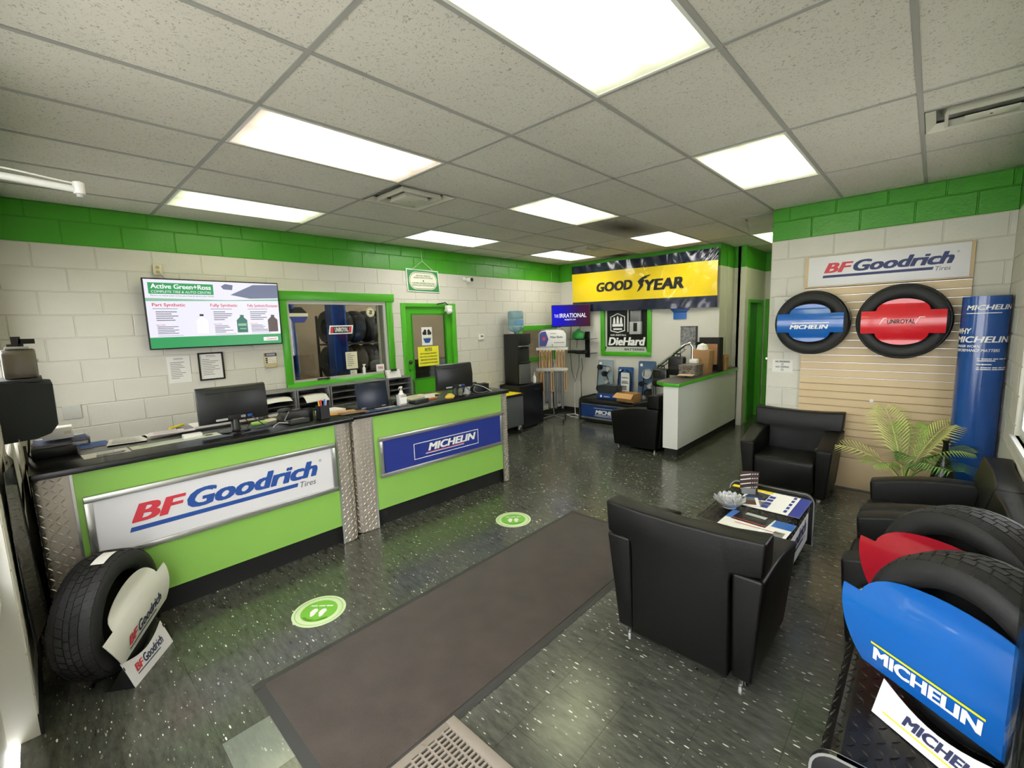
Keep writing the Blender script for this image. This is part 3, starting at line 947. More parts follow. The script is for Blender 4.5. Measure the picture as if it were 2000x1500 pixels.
sp('screen_car', lambda g: (g.add([(.12, Y_ - .001, sh - .13), (.30, Y_ - .001, sh - .165), (sw, Y_ - .001, sh - .155), (sw, Y_ - .001, sh - .01), (.34, Y_ - .001, sh - .02)], [(0, 1, 2, 3, 4)]),
                            g.add([(0.04, Y_ - .001, sh - .045), (.06, Y_ - .001, sh - .075), (.14, Y_ - .001, sh - .08), (.15, Y_ - .001, sh - .03), (.08, Y_ - .001, sh - .02)], [(0, 1, 2, 3, 4)])), E_CAR)
sp('screen_company_name', lambda g: (letters('Active Green+Ross', -sw + .05, -.05, sh - .085, sh - .04, Y_ - .001, 0, .03, g), letters('COMPLETE TIRE & AUTO CENTRE', -sw + .05, -.05, sh - .125, sh - .102, Y_ - .001, .2, .0, g),
                                     letters('Castrol', sw - .16, sw - .045, -sh + .038, -sh + .066, Y_ - .003, .3, .03, g) if False else None), E_WW)
sp('screen_tagline', lambda g: letters("There's no better place to buy your tires & service your vehicle", -sw + .04, -.03, sh - .160, sh - .143, Y_ - .001, 0, 0, g), E_K)
COLX = (-sw + .045, -.07, .27)
def heads(g):
    for x, s_, wd in zip(COLX, ('Part Synthetic', 'Fully Synthetic', 'Fully Synthetic/European'), (.26, .245, .305)):
        letters(s_, x, x + wd, sh - .262, sh - .222, Y_ - .001, 0, .02, g)
    for x in COLX: letters('INCLUDES', x + .015, x + .085, -sh + .215, -sh + .229, Y_ - .001, 0, .0, g)
sp('screen_headings', heads, E_R)
def small(g):
    for x in COLX:
        lines(g, x, x + .20, sh - .285, sh - .272, 1, Y_ - .001, .1)
        lines(g, x + .02, x + .20, sh - .40, sh - .30, 5, Y_ - .001, .5, .45)
        lines(g, x + .02, x + .19, -sh + .128, -sh + .208, 5, Y_ - .001, .5, .45)
        lines(g, x + .02, x + .22, -sh + .112, -sh + .120, 1, Y_ - .001, .1)
sp('screen_small_print', small, E_T)
def bottle(g, cx, k=1.0):
    z0 = -sh + .13
    g.add([(cx - .05 * k, Y_ - .001, z0), (cx + .05 * k, Y_ - .001, z0), (cx + .05 * k, Y_ - .001, z0 + .13), (cx + .02, Y_ - .001, z0 + .16), (cx + .02, Y_ - .001, z0 + .185), (cx - .015, Y_ - .001, z0 + .185), (cx - .015, Y_ - .001, z0 + .165), (cx - .05 * k, Y_ - .001, z0 + .13)], [tuple(range(8))])
sp('screen_green_bottle', lambda g: bottle(g, .205), E_DG)
sp('screen_brown_bottle', lambda g: bottle(g, sw - .075), E_BR)
sp('screen_white_bottle', lambda g: bottle(g, -.155), E_WW); sp('screen_logo_plate', lambda g: flat(g, sw - .185, sw - .035, -sh + .032, -sh + .072, Y_ - .001), E_WW)
sp('screen_bottle_label', lambda g: (flat(g, .165, .245, -sh + .20, -sh + .225, Y_ - .002), flat(g, .18, .24, -sh + .165, -sh + .175, Y_ - .002)), E_LG)
sp('screen_oil_brand', lambda g: letters('Castrol', sw - .155, sw - .05, -sh + .040, -sh + .066, Y_ - .003, .3, .02, g), E_R)
sp('screen_bottle_cap', lambda g: flat(g, -.172, -.138, -sh + .305, -sh + .325, Y_ - .002), E_K)

def sheet(name, label, y0, y1, z0, z1, mt=M_PAPER, frame=None, rows=10, x=0.006, head=True):
    t = on_left(name, label, 'notice', y0, z0, x)
    wd, ht = y1 - y0, z1 - z0
    g = G(); g.box(0, wd, -0.002, 0, 0, ht); g.build('page', mt, t)
    g = G()
    if head: lines(g, wd * .3, wd * .75, ht * .86, ht * .93, 2, -0.002, .2)
    lines(g, wd * .12, wd * .88, ht * .12, ht * .78, rows, -0.002, .6, .3)
    g.build('print', M_PRINT, t)
    if frame:
        g = G(); frame_bars(g, -.012, wd + .012, -.012, ht + .012, .016, -.012, 0.0); g.build('frame', frame, t, bevel=.002)
    return t
sheet('notice_paper', 'plain white notice taped to the block wall below the television', -0.03, 0.16, 1.32, 1.585)
sheet('framed_notice', 'black framed notice on the wall right of the plain white sheet', 0.24, 0.445, 1.33, 1.595, M_PAPER, M_MATT)
t = on_left('wall_outlet', 'cream power outlet on the wall just above the television', 'outlet', -0.01, 2.425)
g = G(); g.box(-.035, .035, -.03, 0, -.05, .05); g.build('box', pm('cream_plastic', 'd8cfae', .4), t, bevel=.006)
for z in (-.022, .022):
    g = G(); g.cyl((0, -.033, z), .016, 0, .004, 16, axis='y'); g.build('socket', pm('tan_plastic', 'a99c7c', .4), t)
g = G(); g.tube([(.01, -.035, -.03), (.03, -.04, -.06), (.06, -.03, -.10), (.09, -.02, -.16)], .004, 6); g.build('lead', M_LGREY, t)
t = on_left('blank_plate', 'pale blank cover plate on the block wall above the first counter', 'wall plate', -0.745, 1.15)
g = G(); g.prism(rounded(-.06, .06, -.06, .06, .008), -.008, 0, 'y'); g.build('plate', pm('painted_plate', 'c9c9c0', .5), t, bevel=.002)
for z in (-.04, .04):
    g = G(); g.cyl((0, -.010, z), .004, 0, .003, 8, axis='y'); g.build('screw', M_LGREY, t)
t = on_left('alarm_keypad', 'beige alarm keypad with a dark display left of the green window', 'keypad', 0.92, 1.48)
g = G(); g.prism(rounded(-.068, .068, -.045, .085, .008), -.024, 0, 'y'); g.build('body', pm('beige_plastic', 'cdc39f', .45), t, bevel=.003)
g = G(); g.box(-.064, .064, -.027, -.02, .045, .082); d = g.build('display_hood', M_DGREY, t)
g = G(); g.box(-.045, .045, -.029, -.027, .053, .074); g.build('display', em('keypad_display', '9c9aa8', .5), d)
g = G(); g.box(-.066, .066, -.028, -.018, -.085, -.045); g.build('flap', pm('beige_flap', 'bfb289', .5), t, bevel=.003)
for r in range(3):
    for c in range(5):
        g = G(); g.box(-.055 + c * .023, -.037 + c * .023, -.027, -.022, -.03 + r * .023, -.016 + r * .023); g.build('key', M_WHITE if c else M_DGREY, t)

# --- window stickers (inside face of the glass)
t = thing('tire_brand_sticker', 'black and red word sticker on the workshop window', 'sticker', (-0.012, 1.80, 1.80), LEFT)
def blk(g, x0, x1, z0, z1, sk, y): g.add([(x0, y, z0), (x1, y, z0), (x1 + sk, y, z1), (x0 + sk, y, z1)], [(0, 1, 2, 3)])
g = G(); g.prism([(-.165, -.055), (.15, -.055), (.17, .055), (-.145, .055)], -.004, 0, 'y'); g.build('border', M_WHITEINK, t, bevel=.002)
g = G(); blk(g, -.145, .135, -.04, .04, .012, -.0052); g.build('panel', M_INK, t)
g = G(); blk(g, -.143, -.105, -.036, .036, .011, -.0060); blk(g, .098, .135, -.036, .036, .011, -.0060); g.build('stripe', M_LOGORED, t)
g = G(); letters('UNIROYAL', -.085, .095, -.026, .03, -.0056, .0, .03, g); g.build('lettering', M_WHITEINK, t)
t = thing('oval_sticker', 'dark and white shield sticker in the top left corner of the workshop window', 'sticker', (-0.012, 1.29, 2.0), LEFT)
g = G(); g.prism([(-.11, 0), (-.11, -.02), (-.06, -.10), (.06, -.10), (.11, -.02), (.11, 0), (.04, .08), (-.04, .08)], -.003, 0, 'y'); g.build('backing', M_INK, t)
g = G(); g.add([(-.11, -.004, -.03), (.11, -.004, -.03), (.11, -.004, .01), (-.11, -.004, .01)], [(0, 1, 2, 3)]); g.build('pale_band', M_CREAM, t)
g = G(); g.add([(-.10, -.004, -.035), (-.06, -.004, -.098), (.06, -.004, -.098), (.10, -.004, -.035)], [(0, 1, 2, 3)]); g.build('blue_base', M_NAVY, t)
t = thing('round_sticker', 'round cream emblem sticker in the top right corner of the workshop window', 'sticker', (-0.012, 2.23, 2.02), LEFT)
g = G(); g.cyl((0, 0, 0), .062, -.003, 0, 28, axis='y'); g.build('disc', M_CREAM, t)
g = G(); g.lathe([(.050, -.004), (.055, -.004), (.055, -.0035), (.050, -.0035)], 28, 'y', close=True); g.prism([(-.03, -.01), (-.005, -.035), (.03, -.02), (.02, .0), (.035, .02), (.0, .03), (-.025, .02), (-.005, .005)], -.0045, -.0035, 'y'); g.build('emblem', pm('olive_ink', '6b6a4a', .7), t)
t = thing('credit_sticker', 'white square sticker with red letters at the window corner', 'sticker', (-0.012, 2.32, 1.265), LEFT)
g = G(); g.prism(rounded(-.06, .06, -.048, .048, .01), -.003, 0, 'y'); g.build('backing', M_WHITEINK, t)
g = G(); letters('TIRE', -.042, .042, -.015, .018, -.0035, 0, .02, g); g.build('lettering', M_LOGORED, t)
for nm, lab, yy, zz, wd, ht, mt in (('posted_sheet', 'cream work sheet hung on the window in front of the lift post', 1.915, 1.40, .16, .22, M_CREAM), ('posted_note', 'small cream note under the larger work sheet on the window', 1.93, 1.21, .09, .12, M_CREAM)):
    t = thing(nm, lab, 'paper', (-0.014, yy, zz), LEFT)
    g = G(); g.box(-wd / 2, wd / 2, -.002, 0, -ht / 2, ht / 2); g.build('page', mt, t)
    g = G(); lines(g, -wd * .4, wd * .4, -ht * .4, ht * .4, 7, -.002, .6, .3); g.build('print', M_PRINT, t)
t = thing('spray_bottle', 'slim white bottle standing on the window ledge', 'bottle', (-0.0, 2.07, 1.195), LEFT)
g = G(); g.lathe([(.018, 0), (.02, .005), (.02, .09), (.008, .11), (.008, .125)], 14, 'z', (0, -.004, 0)); g.build('body', M_WHITE, t, smooth=40)
g = G(); g.box(-.012, .022, -.016, .008, .125, .14); g.build('nozzle', M_WHITE, t)
t = thing('marker_pen', 'black marker lying on the green window ledge', 'pen', (0.03, 1.50, 1.205), LEFT)
g = G(); g.cyl((-.07, 0, 0), .009, 0, .12, 10, axis='x'); g.build('barrel', M_BLACK, t, smooth=40)
g = G(); g.cyl((.05, 0, 0), .011, 0, .035, 10, axis='x'); g.build('cap', M_DGREY, t, smooth=40)

# --- door notices
t = thing('door_poster', 'small black, white and blue poster on the door glass above the yellow notice', 'poster', (-0.028, 3.145, 1.665), LEFT)
g = G(); g.box(-.095, .095, -.003, 0, -.135, .135); g.build('page', M_PAPER, t)
g = G()
for s in (-1, 1): g.prism([(s * .01, .02), (s * .07, .02), (s * .085, .045), (s * .04, .105), (s * .01, .09)], -.0045, -.0035, 'y')
g.build('dark_shapes', M_INK, t)
g = G(); g.prism([(-.075, -.03), (-.04, -.10), (.04, -.10), (.075, -.03)], -.0045, -.0035, 'y'); g.build('blue_shape', M_LOGOBLUE, t)
g = G(); flat(g, -.08, .08, -.025, -.012, -.0035); g.build('cream_band', M_CREAM, t)
t = thing('yellow_notice', 'yellow notice sheet with black lettering on the green door', 'notice', (-0.026, 3.155, 1.365), LEFT)
g = G(); g.box(-.19, .19, -.003, 0, -.145, .145); g.build('page', pm('yellow_paper', 'ece834', .8), t)
g = G(); letters('NOTICE', -.065, .065, .085, .125, -.003, 0, .02, g); flat(g, -.07, .07, .076, .080, -.003)
for k, s_ in enumerate(('DUE TO INSURANCE AND SAFETY', 'REGULATIONS, CUSTOMERS ARE NOT', 'PERMITTED IN THE SHOP UNLESS', 'ACCOMPANIED BY A STAFF MEMBER')):
    wd = .15 + .012 * (k % 2)
    letters(s_, -wd, wd, .030 - k * .047, .052 - k * .047, -.003, 0, .01, g)
g.build('lettering', M_INK, t)
t = thing('motion_sensor', 'white motion sensor with two small lamps at the top of the green door', 'sensor', (0.02, 3.52, 2.06), LEFT)
g = G(); g.box(-.05, .05, -.07, 0, -.02, .06); g.build('housing', M_WHITE, t, bevel=.012)
g = G(); g.lathe([(.0, -.08), (.03, -.075), (.042, -.05), (.045, -.02)], 18, 'y', (0, -.01, -.03)); g.build('lens', M_WHITE, t, smooth=60)
for s in (-1, 1):
    g = G(); g.cyl((s * .055, -.03, -.02), .018, -.025, .02, 12, axis='y'); g.build('lamp_head', M_LGREY, t)
g = G(); g.tube([(0, -.03, .06), (-.06, -.04, .10), (-.16, -.03, .085), (-.2, -.01, .08)], .008, 6); g.build('cable', M_MATT, t)

# --- hanging inspection sign
t = thing('inspection_sign', 'green bordered inspection station sign hanging from a cord', 'sign', (0.012, 3.10, 2.47), LEFT)
S_ = Matrix.Rotation(-0.03, 4, 'Y')
g = G(); g.prism([(-.275, -.155), (.30, -.165), (.275, .155), (-.29, .165)], -.008, 0, 'y'); g.build('panel', M_WHITEINK, t, bevel=.002)
g = G(); g.prism([(-.262, -.142), (.285, -.152), (.262, .142), (-.277, .152)], -.0095, -.008, 'y'); g.build('green_field', pm('sign_green', '2f8a46', .45), t)
g = G(); g.prism(rounded(-.245, .25, -.125, .125, .12, 8), -.0108, -.0095, 'y'); g.build('cream_oval', pm('sign_cream', 'e6e6d2', .5), t)
g = G()
o_, i_ = rounded(-.235, .24, -.115, .115, .11, 8), rounded(-.229, .234, -.109, .109, .104, 8)
n_ = len(o_)
g.add([(p[0], -.0115, p[1]) for p in o_] + [(p[0], -.0115, p[1]) for p in i_], [(k, (k + 1) % n_, n_ + (k + 1) % n_, n_ + k) for k in range(n_)])
g.build('oval_line', M_INK, t)
g = G()
for s_, wd, z in (('MOTOR VEHICLE', .125, .062), ('INSPECTION STATION', .165, .032), ("CENTRE D'INSPECTION DES", .20, -.045), ('VEHICULES AUTOMOBILES', .20, -.075)):
    letters(s_, -wd, wd, z, z + .022, -.0108, 0, .015, g)
g.cyl((0, -.0118, 0), .012, 0, .001, 12, axis='y'); g.build('lettering', pm('sign_ink', '46684e', .6), t)
g = G(); g.box(-.18, .18, -.012, -.002, .152, .162); g.build('hanging_bar', M_LGREY, t)
g = G(); g.tube([(-.18, -.006, .16), (0, -.006, .285), (.18, -.006, .16)], .003, 6); g.tube([(0, -.006, .285), (-.005, -.004, .43)], .002, 6); g.build('cord', M_WHITE, t)

t = on_left('security_camera', 'small white bullet camera with a black lens on the wall near the green band', 'camera', 3.94, 2.52)
g = G(); g.cyl((-.05, 0, .02), .03, -.02, 0, 16, axis='y'); g.build('mount', M_WHITE, t)
g = G(); g.tube([(-.05, -.02, .02), (-.03, -.05, .01), (0, -.06, 0)], .012, 8); g.build('arm', M_WHITE, t)
g = G(); g.cyl((0, -.14, 0), .034, 0, .10, 18, axis='y'); g.build('barrel', M_WHITE, t, bevel=.004)
g = G(); g.cyl((0, -.146, 0), .03, 0, .008, 18, axis='y'); g.build('lens', M_MATT, t)
t = on_left('thermostat', 'small white thermostat on the wall left of the water cooler', 'thermostat', 4.22, 1.61)
g = G(); g.prism(rounded(-.06, .06, -.045, .045, .01), -.025, 0, 'y'); g.build('body', M_WHITE, t, bevel=.004)
g = G(); g.box(-.03, .03, -.027, -.025, .0, .025); g.build('display', M_GREY, t)

# ================================================================== the two service counters
def lug_mesh_into(g, pts, length=0.033, width=0.009, h=0.0038):
    """raised bars of tread plate; pts: (point, along, across, normal, flip)"""
    for (c, a, b, n, flip) in pts:
        d = (a + b * (1 if flip else -1)).normalized(); e = n.cross(d)
        c = Vector(c)
        L, W_ = d * length / 2, e * width / 2
        vs = [c - L, c - W_, c + L, c + W_, c - L * .55 + n * h, c + L * .55 + n * h]
        g.add(vs, [(0, 1, 4), (1, 2, 5, 4), (2, 3, 5), (3, 0, 4, 5)])

def plan_path(pts, r, n=6):
    """a plan polyline with its inner corners rounded"""
    out = [Vector(pts[0])]
    for i in range(1, len(pts) - 1):
        p, q, s = Vector(pts[i - 1]), Vector(pts[i]), Vector(pts[i + 1])
        d1 = (p - q).normalized(); d2 = (s - q).normalized()
        a = q + d1 * r; b = q + d2 * r; c = q + d1 * r + d2 * r
        for k in range(n + 1):
            t = k / n
            out.append(a.lerp(q, t).lerp(q.lerp(b, t), t))
    out.append(Vector(pts[-1]))
    return out

def tread_plate(parent, pts, r, z0, z1, name='tread_plate', mt=None, pitch=0.031):
    mt = mt or M_DIA
    path = plan_path(pts, r)
    g = G()
    for p, q in zip(path, path[1:]):
        g.add([(p.x, p.y, z0), (q.x, q.y, z0), (q.x, q.y, z1), (p.x, p.y, z1)], [(0, 1, 2, 3)])
    plate = g.build(name, mt, parent, recalc=False, smooth=30)
    cum = [0.0]
    for p, q in zip(path, path[1:]): cum.append(cum[-1] + (q - p).length)
    def at(s):
        for k in range(len(path) - 1):
            if s <= cum[k + 1] or k == len(path) - 2:
                f = (s - cum[k]) / max(cum[k + 1] - cum[k], 1e-6)
                d = (path[k + 1] - path[k]).normalized()
                return path[k].lerp(path[k + 1], f), d
    lug = G(); L = []
    ns = int(cum[-1] / pitch); nz = int((z1 - z0) / pitch)
    for i in range(ns):
        for j in range(nz):
            s = (i + 0.5) * pitch; z = z0 + (j + 0.5) * pitch
            p, d = at(s)
            a = Vector((d.x, d.y, 0)); n = a.cross(Vector((0, 0, 1)))
            L.append(((p.x, p.y, z), a, Vector((0, 0, 1)), n, (i + j) % 2))
    lug_mesh_into(lug, L)
    o = lug.build('raised_lugs', M_LUG if mt is M_DIA else mt, plate, recalc=False); stuff(o)
    return plate

def bfg_logo(parent, x0, z0, w_, h_, y, blue, red, tires):
    g = G(); letters('BF', x0 + .115 * w_, x0 + .315 * w_, z0 + .43 * h_, z0 + .76 * h_, y, .28, .04, g); g.build('red_letters', red, parent)
    g = G(); letters('Goodrich', x0 + .315 * w_, x0 + .915 * w_, z0 + .42 * h_, z0 + .79 * h_, y, .28, .045, g)
    x1 = x0 + .105 * w_; x2 = x0 + .80 * w_; zb = z0 + .27 * h_; t_ = .085 * h_
    g.add([(x1, y - .0012, zb), (x2, y - .0012, zb), (x2 + .3 * t_, y - .0012, zb + t_), (x1 + .3 * t_, y - .0012, zb + t_)], [(0, 1, 2, 3)])
    g.build('blue_letters', blue, parent)
    g = G(); letters('Tires', x0 + .815 * w_, x0 + .90 * w_, z0 + .23 * h_, z0 + .36 * h_, y, .25, 0, g)
    letters('\u00ae', x0 + .925 * w_, x0 + .94 * w_, z0 + .72 * h_, z0 + .78 * h_, y, 0, 0, g)
    g.build('grey_letters', tires, parent)

M_TIRESTXT = pm('logo_grey', '585c6b', .5)
def counter(loc, rotz, label, W_, sgn, kind, lstrip, rstrip, lr, rr):
    t = thing('service_counter', label, 'counter', loc, rotz, 'service counters')
    D = 0.62
    g = G(); g.box(lstrip, W_ - rstrip, 0.004, 0.03, 0.165, 1.035); g.build('front_panel', M_LIME, t)
    g = G(); g.box(0.02, W_ - 0.02, 0.05, D - 0.06, 0.0, 0.165); g.build('kick', M_MATT, t)
    g = G(); g.box(lr * .7 + 0.01, W_ - rr * .7 - 0.01, 0.032, D - .04, 0.165, 1.035); g.build('carcass', M_DGREY, t)
    g = G(); g.prism(rounded(-0.006, W_ + 0.006, -0.035, D, .01), 1.035, 1.07, 'z'); g.build('worktop', M_BLACKLAM, t, bevel=0.004)
    # tread plate ends: strip on the front, rounded corner, return along the side
    tread_plate(t, [(0.0, D - .05), (0.0, 0.0), (lstrip, 0.0)], lr, 0.005, 1.034)
    tread_plate(t, [(W_ - rstrip, 0.0), (W_, 0.0), (W_, D - .05)], rr, 0.005, 1.034)
    g = G(); g.box(lstrip - .004, lstrip + .008, -.004, .006, .005, 1.034); g.build('edge_trim', M_ALU, t); g = G(); g.box(W_ - rstrip - .008, W_ - rstrip + .004, -.004, .006, .005, 1.034); g.build('edge_trim', M_ALU, t)
    sx0, sx1, sz0, sz1 = sgn
    g = G(); g.box(sx0, sx1, -.012, .004, sz0, sz1)
    sign = g.build('sign_board', M_SIGNW if kind == 'white' else M_NAVY, t)
    g = G(); frame_bars(g, sx0 - .03, sx1 + .03, sz0 - .03, sz1 + .03, .035, -.026, .004); g.build('sign_frame', M_ALU, sign, bevel=.004)
    w_, h_ = sx1 - sx0, sz1 - sz0
    if kind == 'white':
        bfg_logo(sign, sx0, sz0, w_, h_, -.0125, M_LOGOBLUE, M_LOGORED, M_TIRESTXT)
    else:
        bx0, bx1, bz0, bz1 = 1.44 - .853, 2.235 - .853, .545, .70
        g = G(); frame_bars(g, bx0, bx1, bz0, bz1, .006, -.0145, -.0125)
        letters('MICHELIN', bx0 + .16, bx1 - .035, bz0 + .055, bz1 - .025, -.0125, .25, .045, g)
        g.add([(bx0 + .13, -.0137, bz0 + .032), (bx1 - .20, -.0137, bz0 + .032), (bx1 - .195, -.0137, bz0 + .038), (bx0 + .13, -.0137, bz0 + .038)], [(0, 1, 2, 3)])
        g.build('lettering', M_WHITEINK, sign)
        g = G(); flat(g, bx0 + .13, bx1 - .19, bz0 + .041, bz0 + .047, -.0125); g.build('underline', M_LOGORED, sign)
    return t
C1 = counter((2.01, -1.01, 0), LEFT, 'lime green counter with a large white lettered sign board, nearest the left edge', 1.845, (.215, 1.645, .515, .855), 'white', .15, .145, .03, .085)
C2 = counter((1.955, 0.853, 0), LEFT - 0.045, 'lime green counter with a blue lettered sign board, nearer the water cooler', 1.84, (.265, 1.71, .49, .80), 'blue', .185, .085, .09, .03)

# ================================================================== things on the counters
ZT = 1.0705
M_ENV = pm('pale_green_form', 'd6dec6', .85)
def paper(name, label, x, y, ang, wd, ht, z=ZT, mt=M_PAPER, rows=6, pr=M_PRINT, cat='paper', group=None, t=.0015, extra=None):
    """a sheet lying flat: wd along its own x, ht along its own y"""
    o = thing(name, label, cat, (x, y, z), ang, group)
    g = G(); g.box(-wd / 2, wd / 2, -ht / 2, ht / 2, 0, t); g.build('sheet', mt, o)
    g = G()
    for i in range(rows):
        yy = ht * .4 - i * ht * .8 / max(rows, 1)
        e = wd * (.4 - .3 * random.random())
        g.add([(-wd * .4, yy - ht * .02, t + .0006), (e, yy - ht * .02, t + .0006), (e, yy + ht * .015, t + .0006), (-wd * .4, yy + ht * .015, t + .0006)], [(0, 1, 2, 3)])
    if rows: g.build('print', pr, o)
    if extra:
        for (nm, a, b, c, d, mm) in extra:
            g = G(); g.add([(a * wd, c * ht, t + .001), (b * wd, c * ht, t + .001), (b * wd, d * ht, t + .001), (a * wd, d * ht, t + .001)], [(0, 1, 2, 3)]); g.build(nm, mm, o)
    return o

def monitor(loc, rotz, label):
    t = thing('computer_monitor', label, 'monitor', loc, rotz, 'monitors seen from behind')
    W_, z0, z1 = .225, .075, .345
    sec = [(-.004, z0), (.035, z0 + .01), (.040, z0 + .15), (.022, z1 - .01), (-.004, z1)]
    g = G(); g.prism([(-p[0], p[1]) for p in sec], -W_, W_, 'x'); g.build('shell', M_BLACK, t, bevel=.004)
    g = G(); g.box(-W_ + .004, W_ - .004, .004, .010, z0 + .006, z1 - .004); g.build('bezel', M_MATT, t)
    g = G(); g.prism(rounded(-.17, .17, -.008, .008, .008), -.0015, .004, 'y'); 
    sl = g.build('vent_slot', M_MATT, t, (0, -.027, z1 - .05), (0.10, 0, 0))
    g = G(); letters('ASUS', -.04, .04, -.008, .008, 0, .2, .01, g); g.build('badge', M_DGREY, t, (0, -.0405, z0 + .165))
    g = G(); g.box(-.05, .05, -.041, -.030, z0 + .02, z0 + .055); g.build('port_recess', M_MATT, t)
    for k in range(2):
        g = G(); g.box(.035 + k * .045, .065 + k * .045, -.045, -.036, z0 + .028, z0 + .045); g.build('port', M_LOGOBLUE if k else M_ALU, t)
    g = G(); g.box(-.125, -.02, -.0395, -.0375, z0 + .022, z0 + .036); g.build('rating_label', M_LGREY, t)
    g = G(); g.lathe([(.045, 0), (.03, .02), (.026, .09)], 18, 'z', (0, -.015, 0.006)); g.build('neck', M_BLACK, t, smooth=40)
    g = G(); g.lathe([(.10, 0), (.10, .008), (.085, .014), (.02, .016)], 32); g.build('base', M_BLACKLAM, t, smooth=40)
    g = G(); g.tube([(.05, -.04, z0 + .03), (.08, -.07, .05), (.06, -.06, .012), (.12, -.09, .006), (.22, -.06, .006), (.3, -.02, .006)], .004, 6); g.build('power_lead', M_BLACK, t)
    g = G(); g.tube([(.10, -.045, z0 + .035), (.15, -.07, .05), (.19, -.08, .008), (.26, -.02, .006)], .004, 6); g.build('video_lead', M_DKBLUE, t)
    return t
MON1 = monitor((1.76, 0.045, ZT), LEFT, 'black computer monitor seen from behind on the white-sign counter')
dup(MON1, (1.90, 2.04, ZT), LEFT - .05, 'black computer monitor seen from behind in front of the green door')

# --- left part of the first counter
t = thing('clip_tray', 'black angled desk tray at the left end of the counter', 'tray', (1.50, -0.90, ZT), LEFT)
g = G(); g.prism([(-.11, 0), (.12, 0), (.10, .045), (-.12, .06)], -.10, .10, 'x'); g.build('body', M_BLACK, t, bevel=.004)
g = G(); g.add([(-.085, -.105, .0), (.085, -.105, .0), (.085, .10, .0), (-.085, .10, .0)], [(0, 1, 2, 3)], Matrix.Translation((0, 0, .055)) @ Matrix.Rotation(-.07, 4, 'X')); g.build('label_strip', M_DGREY, t)
t = thing('paper_tray', 'clear letter tray of papers under the dark wall box', 'tray', (1.16, -0.86, ZT), LEFT)
g = G(); g.box(-.14, .14, -.16, .16, 0, .006); g.box(-.14, -.134, -.16, .16, .006, .05); g.box(.134, .14, -.16, .16, .006, .05); g.build('tray', pm('clear_acrylic', 'cfd2d6', .15, trans=.6), t)
g = G(); g.box(-.12, .12, -.15, .15, .007, .03); g.build('paper_stack', M_PAPER, t)
g = G(); g.box(-.13, .13, -.17, .10, .031, .036); g.build('blue_folder', M_DKBLUE, t)
t = thing('white_carton', 'small white carton standing on the letter tray', 'box', (1.18, -0.87, ZT + .05), LEFT)
g = G(); g.box(-.075, .075, -.06, .06, 0, .075); g.build('carton', M_WHITE, t, bevel=.002)
g = G(); flat(g, .03, .065, .03, .05, -.06); g.build('label', M_CREAM, t)
paper('blue_brochure', 'glossy blue and tan brochure lying behind the counter slips', 1.38, -0.66, LEFT + .1, .26, .20, mt=pm('brochure_tan', 'b5a68c', .4), rows=0, extra=[('blue_part', -.5, .1, -.5, .5, M_LOGOBLUE)])
paper('printed_form', 'white printed form with a red line leaning over the brochure', 1.46, -0.54, LEFT - .15, .21, .22, ZT + .006, rows=7, extra=[('red_line', -.1, .35, -.42, -.38, M_LOGORED)])
t = paper('counter_slip', 'white slip with a boxed heading at the left front of the counter', 1.77, -0.68, LEFT + .05, .22, .15, rows=0)
g = G(); 
for (a, b, c, d) in ((-.04, .04, .035, .038), (-.04, .04, .008, .011), (-.04, -.037, .008, .038), (.037, .04, .008, .038)): g.add([(a, c, .002), (b, c, .002), (b, d, .002), (a, d, .002)], [(0, 1, 2, 3)])
g.build('boxed_heading', M_INK, t)
t = thing('ball_pen', 'grey pen lying on the boxed slip', 'pen', (1.835, -0.66, ZT + .002), LEFT + .12)
g = G(); g.cyl((-.07, 0, .005), .005, 0, .12, 8, axis='x'); g.build('barrel', M_GREY, t)
g = G(); g.cyl((.05, 0, .005), .005, 0, .02, 8, r2=.001, axis='x'); g.build('tip', M_DGREY, t)
for k in range(4):
    paper('loose_invoice', ('lowest', 'second', 'third', 'topmost')[k] + ' sheet of the invoice heap left of the first monitor', 1.42 + .012 * k, -0.33 + .015 * k, LEFT + .25 - .12 * k, .27, .15, ZT + .006 * k, mt=[M_PAPER, M_CREAM, M_PAPER, pm('pinkish_paper', 'e6d9dd', .85)][k], rows=5)
t = thing('highlighter', 'yellow highlighter on the heap of invoices', 'pen', (1.33, -0.24, ZT + .022), LEFT + .7)
g = G(); g.cyl((-.06, 0, .008), .008, 0, .1, 10, axis='x'); g.build('barrel', M_YELLOW, t)
g = G(); g.cyl((.04, 0, .008), .009, 0, .035, 10, axis='x'); g.build('cap', M_YELLOW, t)
paper('price_list', 'long pale green price list along the counter edge below the monitor', 1.75, -0.31, LEFT + .02, .50, .12, mt=M_ENV, rows=4, extra=[('stamp', .33, .42, -.2, .2, pm('stamp_brown', '6b5148', .8))])
t = thing('card_holder', 'little white card stack lying on the pale green list', 'cards', (1.74, -0.22, ZT + .002), LEFT)
g = G(); g.box(-.055, .055, -.03, .03, 0, .028); g.build('cards', M_WHITE, t, bevel=.001)
t = thing('folder_tray', 'dark desk tray of papers just behind the first monitor', 'tray', (1.38, 0.05, ZT), LEFT)
g = G(); g.box(-.28, .28, -.12, .12, 0, .012); g.build('tray', M_DGREY, t)
g = G(); g.box(-.20, .24, -.10, .10, .012, .03); g.build('paper_stack', M_PAPER, t)
g = G(); g.box(.10, .26, -.09, .0, .03, .034); g.build('green_note', pm('note_green', 'a5d65a', .8), t)
g = G(); g.box(-.26, -.14, -.08, .06, .012, .022); g.build('clip_board', M_GREY, t)
paper('green_sticky_pad', 'lime sticky pad beside the first monitor', 1.62, 0.25, LEFT, .10, .075, mt=pm('note_green', 'a5d65a', .8), rows=0, t=.012, cat='notepad')
